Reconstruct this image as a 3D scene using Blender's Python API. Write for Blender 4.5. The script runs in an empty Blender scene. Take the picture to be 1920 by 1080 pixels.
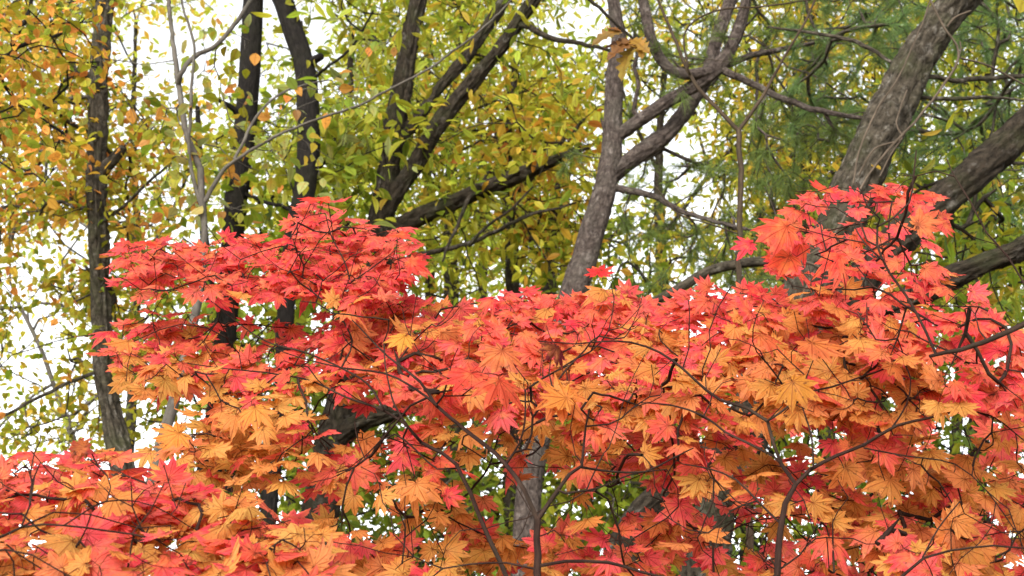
import bpy, math
from mathutils import noise as mnoise
import numpy as np
from mathutils import Vector

# ------------------------------------------------------------------ camera, sky, sun, exposure
S = bpy.context.scene
R = math.radians
PITCH, HFOV = R(22.0), R(45.0)
CAM_Z = 1.6
cam_d = bpy.data.cameras.new("camera")
cam = bpy.data.objects.new("camera", cam_d)
S.collection.objects.link(cam)
cam.location = (0, 0, CAM_Z)
cam.rotation_euler = (R(90) + PITCH, 0, 0)
cam_d.sensor_width = 36.0
cam_d.angle = HFOV
cam_d.clip_start, cam_d.clip_end = 0.05, 2000
cam_d.dof.use_dof = True
cam_d.dof.focus_distance = 2.9
cam_d.dof.aperture_fstop = 8.0
S.camera = cam

SUN_EL, SUN_AZ = R(30), R(200)            # azimuth clockwise from +Y (the view direction)
w = bpy.data.worlds.new("World")
S.world = w
w.use_nodes = True
nt = w.node_tree
bg = nt.nodes["Background"]
sky = nt.nodes.new("ShaderNodeTexSky")
sky.sky_type = 'NISHITA'
sky.sun_disc = False
sky.sun_elevation = SUN_EL
sky.sun_rotation = SUN_AZ
hs = nt.nodes.new("ShaderNodeHueSaturation")
hs.inputs['Saturation'].default_value = 0.1
nt.links.new(sky.outputs[0], hs.inputs['Color'])
nt.links.new(hs.outputs[0], bg.inputs[0])
bg.inputs[1].default_value = 0.15
sl = bpy.data.lights.new("sun", 'SUN')
sl.energy = 1.5
sl.angle = R(40)
sl.color = (1.0, 0.96, 0.9)
sun = bpy.data.objects.new("sun", sl)
S.collection.objects.link(sun)
sd = Vector((math.sin(SUN_AZ) * math.cos(SUN_EL), math.cos(SUN_AZ) * math.cos(SUN_EL), math.sin(SUN_EL)))
sun.rotation_euler = sd.to_track_quat('Z', 'Y').to_euler()
S.view_settings.view_transform = 'Standard'
S.view_settings.look = 'None'
S.view_settings.gamma = 1.0
S.view_settings.exposure = 1.92
S.render.engine = 'CYCLES'
S.cycles.max_bounces = 12
S.cycles.transmission_bounces = 10
S.cycles.diffuse_bounces = 6

rng = np.random.default_rng(7)
C = S.collection.objects

# ------------------------------------------------------------------ pixels -> points of the place
FPX = 960 / math.tan(HFOV / 2)
cp, sp = math.cos(PITCH), math.sin(PITCH)


def at(px, py, Y):
    """Point at horizontal distance Y in front of the camera seen at photo pixel px, py (1920 x 1080)."""
    rx, ry = (px - 960) / FPX, (540 - py) / FPX
    dy, dz = cp - ry * sp, sp + ry * cp
    t = Y / dy
    return np.array([rx * t, Y, CAM_Z + dz * t])


def at_arr(p, Y):
    p = np.asarray(p, float)
    rx, ry = (p[:, 0] - 960) / FPX, (540 - p[:, 1]) / FPX
    dy, dz = cp - ry * sp, sp + ry * cp
    t = Y / dy
    return np.stack([rx * t, np.broadcast_to(Y, rx.shape), CAM_Z + dz * t], 1)


def px_m(Y):
    return Y / (FPX * cp)          # metres per photo pixel, about


def lin(*c):
    a = np.array(c, float) / 255
    return np.where(a <= .04045, a / 12.92, ((a + .055) / 1.055) ** 2.4)


# ------------------------------------------------------------------ mesh building
class MB:
    def __init__(s):
        s.v, s.f3, s.f4, s.uv, s.col, s.n = [], [], [], [], [], 0

    def add(s, v, f, uv, col):
        v = np.asarray(v, np.float32)
        f = np.asarray(f, np.int64) + s.n
        (s.f3 if f.shape[1] == 3 else s.f4).append(f)
        s.v.append(v)
        s.uv.append(np.asarray(uv, np.float32))
        s.col.append(np.broadcast_to(np.asarray(col, np.float32), (len(v), 3)))
        s.n += len(v)

    def build(s, name, mat, parent=None, smooth=True):
        me = bpy.data.meshes.new(name)
        v = np.concatenate(s.v)
        org = np.zeros(3, np.float32)
        if parent is not None:
            org = np.array(origin_of(parent), np.float32)
        v = v - org
        fs = []
        starts = []
        n = 0
        for L, k in ((s.f3, 3), (s.f4, 4)):
            if L:
                a = np.concatenate(L)
                fs.append(a.ravel())
                starts.append(n + np.arange(len(a)) * k)
                n += a.size
        li = np.concatenate(fs)
        st = np.concatenate(starts)
        me.vertices.add(len(v))
        me.vertices.foreach_set("co", v.ravel())
        me.loops.add(len(li))
        me.loops.foreach_set("vertex_index", li.astype(np.int32))
        me.polygons.add(len(st))
        me.polygons.foreach_set("loop_start", st.astype(np.int32))
        me.polygons.foreach_set("use_smooth", np.full(len(st), smooth))
        me.update(calc_edges=True)
        a = me.attributes.new("luv", 'FLOAT2', 'POINT')
        a.data.foreach_set("vector", np.concatenate(s.uv).ravel())
        col = np.concatenate(s.col)
        a = me.attributes.new("col", 'FLOAT_COLOR', 'POINT')
        a.data.foreach_set("color", np.concatenate([col, np.ones((len(col), 1), np.float32)], 1).ravel())
        me.materials.append(mat)
        o = bpy.data.objects.new(name, me)
        C.link(o)
        if parent is not None:
            o.parent = parent
        return o


def origin_of(o):
    p = np.zeros(3)
    while o is not None:
        p += np.array(o.location)
        o = o.parent
    return p


def tag(o, label=None, cat=None, group=None, kind=None):
    if label: o['label'] = label
    if cat: o['category'] = cat
    if group: o['group'] = group
    if kind: o['kind'] = kind
    return o


def thing(name, label, cat, loc, group=None):
    o = bpy.data.objects.new(name, None)
    o.empty_display_size = 0.2
    C.link(o)
    o.location = loc
    return tag(o, label, cat, group)


def smooth_path(P, r, step):
    """Catmull-Rom through the points, resampled about every `step` metres."""
    P = np.asarray(P, float)
    r = np.asarray(r, float)
    Q = np.vstack([2 * P[0] - P[1], P, 2 * P[-1] - P[-2]])
    out, ro = [], []
    for i in range(len(P) - 1):
        a, b, c, d = Q[i:i + 4]
        n = max(1, int(np.linalg.norm(c - b) / step))
        for t in np.arange(n) / n:
            out.append(.5 * (2 * b + (c - a) * t + (2 * a - 5 * b + 4 * c - d) * t * t + (3 * b - a - 3 * c + d) * t ** 3))
            ro.append(r[i] + (r[i + 1] - r[i]) * t)
    out.append(P[-1]); ro.append(r[-1])
    return np.array(out), np.array(ro)


def tube(mb, P, r, sides, rough=0.0, col=(1, 1, 1), cap=True, ridge=0.0, seed=0.0):
    P = np.asarray(P, float)
    n = len(P)
    T = np.gradient(P, axis=0)
    T /= np.linalg.norm(T, axis=1, keepdims=True) + 1e-9
    u = np.cross(T[0], [0.31, 0.83, 0.46])
    u /= np.linalg.norm(u) + 1e-9
    L = np.concatenate([[0], np.cumsum(np.linalg.norm(np.diff(P, axis=0), axis=1))])
    a = np.arange(sides) * 2 * np.pi / sides
    V = np.zeros((n, sides, 3))
    UV = np.zeros((n, sides, 2))
    ph = rng.random(6) * 6.28
    for i in range(n):
        u = u - T[i] * (u @ T[i])
        u /= np.linalg.norm(u) + 1e-9
        w_ = np.cross(T[i], u)
        rr = np.full(sides, r[i])
        if rough:
            rr = r[i] * (1 + rough * (.45 * np.sin(2 * a + ph[0] + L[i] * 2.1) + .4 * np.sin(3 * a + ph[1] - L[i] * 3.4)
                                      + .3 * np.sin(5 * a + ph[2] + L[i] * 7) + .5 * np.sin(L[i] * 4.3 + ph[3]))
                         + rough * .5 * (rng.random(sides) - .5))
        if ridge:
            R0 = r[i]
            for q in range(sides):
                cx, cy, cz = math.cos(a[q]) * R0, math.sin(a[q]) * R0, L[i]
                n1_ = 1 - 2 * abs(mnoise.noise((cx * 14 + seed, cy * 14, cz * 4.2 + 1.5 * math.sin(cz * 2 + a[q] * 2))))
                n2_ = mnoise.noise((cx * 42, cy * 42 + seed, cz * 22))
                n3_ = mnoise.noise((cx * 5 + seed, cy * 5, cz * 3))
                rr[q] += ridge * (-max(0, n1_ - .45) * 1.9 + .35 * n2_ + .8 * n3_)
        V[i] = P[i] + np.outer(np.cos(a) * rr, u) + np.outer(np.sin(a) * rr, w_)
        # u runs round the ring and back so the bark closes without a seam
        UV[i, :, 0] = np.abs(((np.arange(sides) / sides) * 2 + 1) % 2 - 1) * math.pi * r.mean()
        UV[i, :, 1] = L[i] + ph[4] * 3
    idx = np.arange(n * sides).reshape(n, sides)
    nx = np.roll(idx, -1, axis=1)
    F = np.stack([idx[:-1], nx[:-1], nx[1:], idx[1:]], -1).reshape(-1, 4)
    mb.add(V.reshape(-1, 3), F, UV.reshape(-1, 2), col)
    if cap:
        tip = P[-1] + T[-1] * r[-1] * .6
        base = mb.n
        mb.add(np.vstack([V[-1], tip]), np.stack([np.arange(sides), np.roll(np.arange(sides), -1), np.full(sides, sides)], 1),
               np.vstack([UV[-1], UV[-1, :1]]), col)


# ------------------------------------------------------------------ materials
def new_mat(name):
    m = bpy.data.materials.new(name)
    m.use_nodes = True
    m.node_tree.nodes.clear()
    return m, m.node_tree.nodes, m.node_tree.links


def math_node(N, Lk, op, a, b=None, c=None, clamp=False):
    n = N.new("ShaderNodeMath")
    n.operation = op
    n.use_clamp = clamp
    for i, x in enumerate((a, b, c)):
        if x is None: continue
        if isinstance(x, (int, float)): n.inputs[i].default_value = x
        else: Lk.new(x, n.inputs[i])
    return n.outputs[0]


def mixc(N, Lk, f, a, b, mode='MIX'):
    n = N.new("ShaderNodeMix")
    n.data_type = 'RGBA'
    n.blend_type = mode
    for sock, x in ((n.inputs['Factor'], f), (n.inputs[6], a), (n.inputs[7], b)):
        if isinstance(x, (int, float)): sock.default_value = x
        elif isinstance(x, tuple): sock.default_value = (*x, 1)
        else: Lk.new(x, sock)
    return n.outputs[2]


def ramp(N, Lk, x, lo, hi):
    n = N.new("ShaderNodeMapRange")
    n.inputs[1].default_value, n.inputs[2].default_value = lo, hi
    Lk.new(x, n.inputs[0])
    return n.outputs[0]


def leaf_material(name, veins, trans=0.5, spot=0.5, spot_scale=90, spot_col=(.16, .05, .02), gloss=.025, blotch=(.8, .4, .06), blotch_amt=.35):
    m, N, Lk = new_mat(name)
    out = N.new("ShaderNodeOutputMaterial")
    at_ = N.new("ShaderNodeAttribute"); at_.attribute_name = "col"
    uv = N.new("ShaderNodeAttribute"); uv.attribute_name = "luv"
    geo = N.new("ShaderNodeNewGeometry")
    col = at_.outputs['Color']
    sep = N.new("ShaderNodeSeparateXYZ")
    Lk.new(uv.outputs['Vector'], sep.inputs[0])
    x, y = sep.outputs[0], sep.outputs[1]
    # slow blotches of another autumn tint
    n1 = N.new("ShaderNodeTexNoise"); n1.inputs['Scale'].default_value = 22; n1.inputs['Detail'].default_value = 4
    Lk.new(geo.outputs['Position'], n1.inputs['Vector'])
    b = ramp(N, Lk, n1.outputs['Fac'], .52, .72)
    col = mixc(N, Lk, math_node(N, Lk, 'MULTIPLY', b, blotch_amt), col, blotch)
    # specks
    n2 = N.new("ShaderNodeTexNoise"); n2.inputs['Scale'].default_value = spot_scale; n2.inputs['Detail'].default_value = 3
    Lk.new(geo.outputs['Position'], n2.inputs['Vector'])
    s_ = ramp(N, Lk, n2.outputs['Fac'], .62, .68)
    col = mixc(N, Lk, math_node(N, Lk, 'MULTIPLY', s_, spot), col, spot_col)
    n3 = N.new("ShaderNodeTexNoise"); n3.inputs['Scale'].default_value = 260; n3.inputs['Detail'].default_value = 2
    Lk.new(geo.outputs['Position'], n3.inputs['Vector'])
    g = ramp(N, Lk, n3.outputs['Fac'], .3, .7)
    col = mixc(N, Lk, math_node(N, Lk, 'MULTIPLY', g, .22), col, (.35, .1, .04), 'MULTIPLY')
    if veins == 'palmate':
        ang = math_node(N, Lk, 'ARCTAN2', x, y)
        q = math_node(N, Lk, 'DIVIDE', ang, R(34.0))
        fr = math_node(N, Lk, 'SUBTRACT', q, math_node(N, Lk, 'ROUND', q))
        rad = math_node(N, Lk, 'SQRT', math_node(N, Lk, 'ADD', math_node(N, Lk, 'MULTIPLY', x, x), math_node(N, Lk, 'MULTIPLY', y, y)))
        dist = math_node(N, Lk, 'MULTIPLY', math_node(N, Lk, 'ABSOLUTE', fr), math_node(N, Lk, 'MULTIPLY', rad, R(34.0)))
        v = ramp(N, Lk, dist, .026, .008)
        # side veins, slanting off each midrib
        k = math_node(N, Lk, 'SUBTRACT', math_node(N, Lk, 'MULTIPLY', rad, 9.0), math_node(N, Lk, 'MULTIPLY', dist, 9.0))
        fk = math_node(N, Lk, 'ABSOLUTE', math_node(N, Lk, 'SUBTRACT', math_node(N, Lk, 'FRACT', k), .5))
        v2 = math_node(N, Lk, 'MULTIPLY', ramp(N, Lk, fk, .09, .02), .3)
        v = math_node(N, Lk, 'MAXIMUM', v, v2)
        vf = math_node(N, Lk, 'MULTIPLY', v, .72)
    else:
        v = ramp(N, Lk, math_node(N, Lk, 'ABSOLUTE', x), .05, .015)
        vf = math_node(N, Lk, 'MULTIPLY', v, .35)
    col = mixc(N, Lk, vf, col, (.45, .25, .2), 'MULTIPLY')
    if veins == 'palmate':
        n4 = N.new("ShaderNodeTexNoise"); n4.inputs['Scale'].default_value = 38; n4.inputs['Detail'].default_value = 3
        Lk.new(geo.outputs['Position'], n4.inputs['Vector'])
        e = math_node(N, Lk, 'MULTIPLY', ramp(N, Lk, rad, .62, .95), ramp(N, Lk, n4.outputs['Fac'], .5, .66))
        col = mixc(N, Lk, math_node(N, Lk, 'MULTIPLY', e, .55), col, (.30, .07, .03))
        y_ = ramp(N, Lk, n4.outputs['Fac'], .50, .32)
        col = mixc(N, Lk, math_node(N, Lk, 'MULTIPLY', y_, .40), col, (.86, .34, .10))
    bsdf = N.new("ShaderNodeBsdfPrincipled")
    bsdf.inputs['Roughness'].default_value = .5
    bsdf.inputs['Specular IOR Level'].default_value = gloss * 8
    Lk.new(col, bsdf.inputs['Base Color'])
    bp = N.new("ShaderNodeBump"); bp.inputs['Strength'].default_value = .35; bp.inputs['Distance'].default_value = .002
    Lk.new(n1.outputs['Fac'], bp.inputs['Height'])
    Lk.new(bp.outputs[0], bsdf.inputs['Normal'])
    tr = N.new("ShaderNodeBsdfTranslucent")
    Lk.new(col, tr.inputs['Color'])
    mx = N.new("ShaderNodeMixShader"); mx.inputs[0].default_value = trans
    Lk.new(bsdf.outputs[0], mx.inputs[1]); Lk.new(tr.outputs[0], mx.inputs[2])
    Lk.new(mx.outputs[0], out.inputs[0])
    return m


def bark_material(name, c1, c2, moss=None, su=16.0, sv=4.0, bump=.8, moss_amt=.4, rough=.9, lichen=None):
    m, N, Lk = new_mat(name)
    out = N.new("ShaderNodeOutputMaterial")
    uv = N.new("ShaderNodeAttribute"); uv.attribute_name = "luv"
    mp = N.new("ShaderNodeMapping"); mp.inputs['Scale'].default_value = (su, sv, 1)
    Lk.new(uv.outputs['Vector'], mp.inputs['Vector'])
    geo = N.new("ShaderNodeNewGeometry")
    n0 = N.new("ShaderNodeTexNoise"); n0.inputs['Scale'].default_value = 1.3; n0.inputs['Detail'].default_value = 5
    Lk.new(mp.outputs[0], n0.inputs['Vector'])
    add = N.new("ShaderNodeMixRGB"); add.blend_type = 'ADD'; add.inputs[0].default_value = .9
    Lk.new(mp.outputs[0], add.inputs[1]); Lk.new(n0.outputs['Color'], add.inputs[2])
    vo = N.new("ShaderNodeTexVoronoi"); vo.feature = 'DISTANCE_TO_EDGE'; vo.inputs['Scale'].default_value = 1.0
    Lk.new(add.outputs[0], vo.inputs['Vector'])
    h = ramp(N, Lk, vo.outputs['Distance'], .0, .28)
    n1 = N.new("ShaderNodeTexNoise"); n1.inputs['Scale'].default_value = 1.6; n1.inputs['Detail'].default_value = 9; n1.inputs['Roughness'].default_value = .72
    Lk.new(mp.outputs[0], n1.inputs['Vector'])
    nf = N.new('ShaderNodeTexNoise'); nf.inputs['Scale'].default_value = 55; nf.inputs['Detail'].default_value = 4
    Lk.new(geo.outputs['Position'], nf.inputs['Vector'])
    hh = math_node(N, Lk, 'ADD', math_node(N, Lk, 'MULTIPLY', h, .17), math_node(N, Lk, 'ADD', math_node(N, Lk, 'MULTIPLY', n1.outputs['Fac'], .95), math_node(N, Lk, 'MULTIPLY', nf.outputs['Fac'], .25)))
    col = mixc(N, Lk, ramp(N, Lk, hh, .46, .98), c1, c2)
    n2 = N.new("ShaderNodeTexNoise"); n2.inputs['Scale'].default_value = 5; n2.inputs['Detail'].default_value = 5
    Lk.new(geo.outputs['Position'], n2.inputs['Vector'])
    if moss:
        col = mixc(N, Lk, math_node(N, Lk, 'MULTIPLY', ramp(N, Lk, n2.outputs['Fac'], .5, .7), moss_amt), col, moss)
    if lichen:
        n5 = N.new("ShaderNodeTexNoise"); n5.inputs['Scale'].default_value = 13; n5.inputs['Detail'].default_value = 6; n5.inputs['Roughness'].default_value = .7
        Lk.new(geo.outputs['Position'], n5.inputs['Vector'])
        l_ = math_node(N, Lk, 'MULTIPLY', ramp(N, Lk, n5.outputs['Fac'], .55, .66), ramp(N, Lk, hh, .55, .85))
        col = mixc(N, Lk, math_node(N, Lk, 'MULTIPLY', l_, .75), col, lichen)
        d_ = ramp(N, Lk, n5.outputs['Fac'], .44, .34)
        col = mixc(N, Lk, math_node(N, Lk, 'MULTIPLY', d_, .6), col, (.3, .28, .26), 'MULTIPLY')
    bsdf = N.new("ShaderNodeBsdfPrincipled")
    bsdf.inputs['Roughness'].default_value = rough
    bsdf.inputs['Specular IOR Level'].default_value = .08
    Lk.new(col, bsdf.inputs['Base Color'])
    bp = N.new("ShaderNodeBump"); bp.inputs['Strength'].default_value = bump; bp.inputs['Distance'].default_value = .02
    Lk.new(hh, bp.inputs['Height']); Lk.new(bp.outputs[0], bsdf.inputs['Normal'])
    Lk.new(bsdf.outputs[0], out.inputs[0])
    return m


M_MAPLE = leaf_material("maple_leaf", 'palmate', .70, .8, 85)
M_LEFT = leaf_material("round_leaf", 'mid', .5, .6, 60, (.12, .05, .02), blotch=(.5, .2, .03), blotch_amt=.4)
M_GREEN = leaf_material("green_leaf", 'mid', .6, .2, 40, (.15, .08, .02), blotch=(.5, .38, .04), blotch_amt=.3)
M_NEEDLE = leaf_material("pine_needle", 'mid', .35, .0, 40, blotch=(.2, .2, .05), blotch_amt=.2)
B_GREY = bark_material("grey_fissured_bark", (.008, .0065, .0045), (.105, .086, .062), (.045, .05, .02), 22, 9, 1.4, .5, .95, (.24, .22, .19))
B_DARK = bark_material("dark_wet_bark", (.004, .0035, .003), (.02, .0165, .014), (.018, .018, .009), 30, 9, .7, .3)
B_BROWN = bark_material("brown_bark", (.006, .005, .0035), (.055, .042, .029), (.035, .04, .015), 22, 9, 1.3, .4, .95, (.12, .11, .095))
B_PINE = bark_material("red_plated_bark", (.018, .013, .011), (.12, .093, .078), (.085, .075, .06), 26, 13, 1.4, .5, .95, (.20, .17, .15))
B_PALE = bark_material("pale_smooth_bark", (.04, .034, .028), (.115, .10, .082), (.08, .08, .055), 12, 6, .25, .4)
B_TAN = bark_material('tan_stem_bark', (.02, .013, .008), (.07, .05, .033), (.05, .045, .025), 20, 5, .4, .4)
B_VINE = bark_material("pale_vine_bark", (.04, .03, .02), (.12, .092, .068), None, 30, 6, .3)
B_MAPLE = bark_material("maple_bark", (.010, .005, .004), (.040, .021, .015), (.05, .04, .025), 40, 8, .5, .3, .9)


# ------------------------------------------------------------------ leaf shapes
LOBE_A = np.array([-136, -102, -68, -34, 0, 34, 68, 102, 136.])
LOBE_L = np.array([.42, .68, .88, .97, 1.0, .97, .88, .68, .42])


def maple_shape(seed, curl):
    g = np.random.default_rng(seed)
    A = LOBE_A + g.normal(0, 3.0, 9)
    L = LOBE_L ** g.uniform(.7, 1.3) * (1 + g.normal(0, .10, 9))
    deep = g.uniform(.52, .62)
    prof = [(0, 1), (.18, .91), (.21, .79), (.38, .72), (.42, .58), (.60, .46), (.65, .32), (.82, .16), (1, 0)]
    sin_r = np.zeros(10)
    sin_r[1:9] = (L[:-1] + L[1:]) / 2 * (deep + g.normal(0, .04, 8))
    sin_r[0] = sin_r[9] = .13
    edge = np.concatenate([[-172], (A[:-1] + A[1:]) / 2, [172]])
    ang, rad, off, lob = [], [], [], []
    for i in range(9):
        for side in (0, 1):
            P = prof if side == 0 else prof[::-1][1:-1]
            for (t, o) in P:
                e, r0 = (edge[i], sin_r[i]) if side == 0 else (edge[i + 1], sin_r[i + 1])
                ang.append(A[i] + (e - A[i]) * o)
                rad.append((r0 + (L[i] - r0) * t) * (1 + g.normal(0, .012)))
                off.append(o); lob.append(i)
    ang.append(172); rad.append(.13); off.append(1); lob.append(8)
    a = np.radians(np.array(ang)); r = np.array(rad); off = np.array(off); lob = np.array(lob)
    droop = g.normal(.10 + curl, .08, 9)
    pleat = .09 + .08 * g.random()
    bend = g.normal(0, .16)
    rows = []
    for k in (.52, 1.0):
        rr = r * k if k == 1.0 else np.minimum(r * .62, .16 + r * .38)
        x, y = np.sin(a) * rr, np.cos(a) * rr
        tw = g.normal(0, .12)
        z = tw * x * rr - pleat * off * rr - droop[lob] * rr ** 2 + bend * x * y + g.normal(0, .012, len(rr)) - curl * .6 * x * x
        rows.append(np.stack([x, y, z], 1))
    v = np.vstack([[[0, 0, 0]], rows[0], rows[1]])
    n = len(a)
    i = np.arange(n); j = np.roll(i, -1)
    f = np.vstack([np.stack([np.zeros(n, int), 1 + j, 1 + i], 1),
                   np.stack([1 + i, 1 + j, 1 + n + j], 1), np.stack([1 + i, 1 + n + j, 1 + n + i], 1)])
    return v, f, v[:, :2].copy()


def oval_shape(wid, curl, fold, blunt=.5, seed=0, wave=.0):
    """Leaf with a midrib: base at the origin, tip at y = 1."""
    g = np.random.default_rng(seed)
    ys = np.array([.0, .14, .34, .56, .78, 1.0])
    hw = wid * np.array([.05, .62, 1.0, .93, .58, .02]) if blunt > .4 else wid * np.array([.05, .5, .9, 1.0, .66, .02])
    V, UV = [], []
    bx = g.normal(0, .06)
    for i, (y, h) in enumerate(zip(ys, hw)):
        zc = -curl * y * y
        sx = bx * math.sin(y * 3)
        for sgn in (-1, 0, 1):
            V.append((sgn * h + sx, y, zc + fold * abs(sgn) * h + (g.normal(0, wave) if sgn else 0)))
            UV.append((sgn * h, y))
    F = []
    for i in range(5):
        for k in (0, 1):
            a = i * 3 + k
            F += [(a, a + 1, a + 4), (a, a + 4, a + 3)]
    return np.array(V), np.array(F), np.array(UV)


def oak_shape(seed):
    g = np.random.default_rng(seed)
    ys = np.linspace(0, 1, 19)
    env = .34 * np.sin(np.pi * np.clip(ys, .02, 1) ** .75) ** .8
    lob = .72 + .28 * np.sin(ys * 2 * np.pi * 5 - .6)
    V, UV, F = [], [], []
    for i, y in enumerate(ys):
        h = env[i] * lob[i] * (1 + g.normal(0, .06)) + .01
        for sgn in (-1, 0, 1):
            V.append((sgn * h, y + (.03 if sgn else 0), -.35 * y * y + .25 * abs(sgn) * h + g.normal(0, .015)))
            UV.append((sgn * h, y))
    for i in range(18):
        for k in (0, 1):
            a = i * 3 + k
            F += [(a, a + 1, a + 4), (a, a + 4, a + 3)]
    return np.array(V), np.array(F), np.array(UV)


MAPLE = [maple_shape(i, c) for i, c in enumerate([0, .0, .05, -.05, .1, .12, .22, .0, .4, .05, .15, .3, -.1, .08, .5, .02, .18, .0])]
ROUND = [oval_shape(.33, c, f, .5, i, .02) for i, (c, f) in enumerate([(.1, .2), (.3, .3), (-.1, .15), (.5, .1), (.2, .5)])]
LANCE = [oval_shape(.17, c, f, .3, i, .012) for i, (c, f) in enumerate([(.15, .3), (.35, .4), (.0, .2), (.5, .3), (.25, .6)])]
WIDE = [oval_shape(.25, c, f, .3, i, .02) for i, (c, f) in enumerate([(.15, .2), (.35, .3), (.0, .15), (.5, .3), (.25, .4)])]
OAK = [oak_shape(i) for i in range(3)]


def put_leaves(mb, shapes, pos, tip, nor, size, col, which=None, col2=None):
    """Many leaves into one foliage mesh; every argument is an array over leaves."""
    pos, tip, nor = (np.asarray(x, float) for x in (pos, tip, nor))
    nor = nor / (np.linalg.norm(nor, axis=1, keepdims=True) + 1e-9)
    tip = tip - nor * np.sum(tip * nor, 1, keepdims=True)
    tip /= np.linalg.norm(tip, axis=1, keepdims=True) + 1e-9
    sid = np.cross(tip, nor)
    if which is None:
        which = rng.integers(0, len(shapes), len(pos))
    for k, (v, f, uv) in enumerate(shapes):
        m = np.nonzero(which == k)[0]
        if not len(m): continue
        s = size[m, None, None]
        W = pos[m, None, :] + s * (v[None, :, 0:1] * sid[m, None, :] + v[None, :, 1:2] * tip[m, None, :] + v[None, :, 2:3] * nor[m, None, :])
        nv = len(v)
        F = (f[None] + (np.arange(len(m)) * nv)[:, None, None]).reshape(-1, 3)
        mb.add(W.reshape(-1, 3), F, np.tile(uv, (len(m), 1)), np.repeat(col[m], nv, axis=0) if col2 is None else
               (col2[m][:, None, :] + (col[m] - col2[m])[:, None, :] * np.clip(np.hypot(uv[:, 0], uv[:, 1]) * 1.5 - .15, 0, 1)[None, :, None]).reshape(-1, 3))


def put_needles(mb, base, direc, n, length, width, col):
    """A tuft of pine needles round each twig end."""
    k = len(base)
    d = direc[:, None, :] * .9 + rng.normal(0, .62, (k, n, 3))
    d /= np.linalg.norm(d, axis=2, keepdims=True)
    d[:, :, 2] -= .12
    b = base[:, None, :] + rng.normal(0, .012, (k, n, 3)) - direc[:, None, :] * (rng.random((k, n, 1)) * .07)
    L = length * (.75 + .4 * rng.random((k, n, 1)))
    side = np.cross(d, rng.normal(0, 1, (k, n, 3)))
    side /= np.linalg.norm(side, axis=2, keepdims=True)
    mid = b + d * L * .6
    tip = b + d * L + np.array([0, 0, -1]) * L * .10
    V = np.stack([b - side * width * .5, b + side * width * .5, mid + side * width * .5, mid - side * width * .5, tip], 2).reshape(-1, 3)
    q = np.arange(k * n) * 5
    F = np.concatenate([np.stack([q, q + 1, q + 2], 1), np.stack([q, q + 2, q + 3], 1), np.stack([q + 3, q + 2, q + 4], 1)])
    c = np.repeat(col * (1 + rng.normal(0, .15, (k, 1))), n * 5, axis=0)
    mb.add(V, F, np.full((len(V), 2), .5), np.clip(c, .01, 1))


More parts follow.
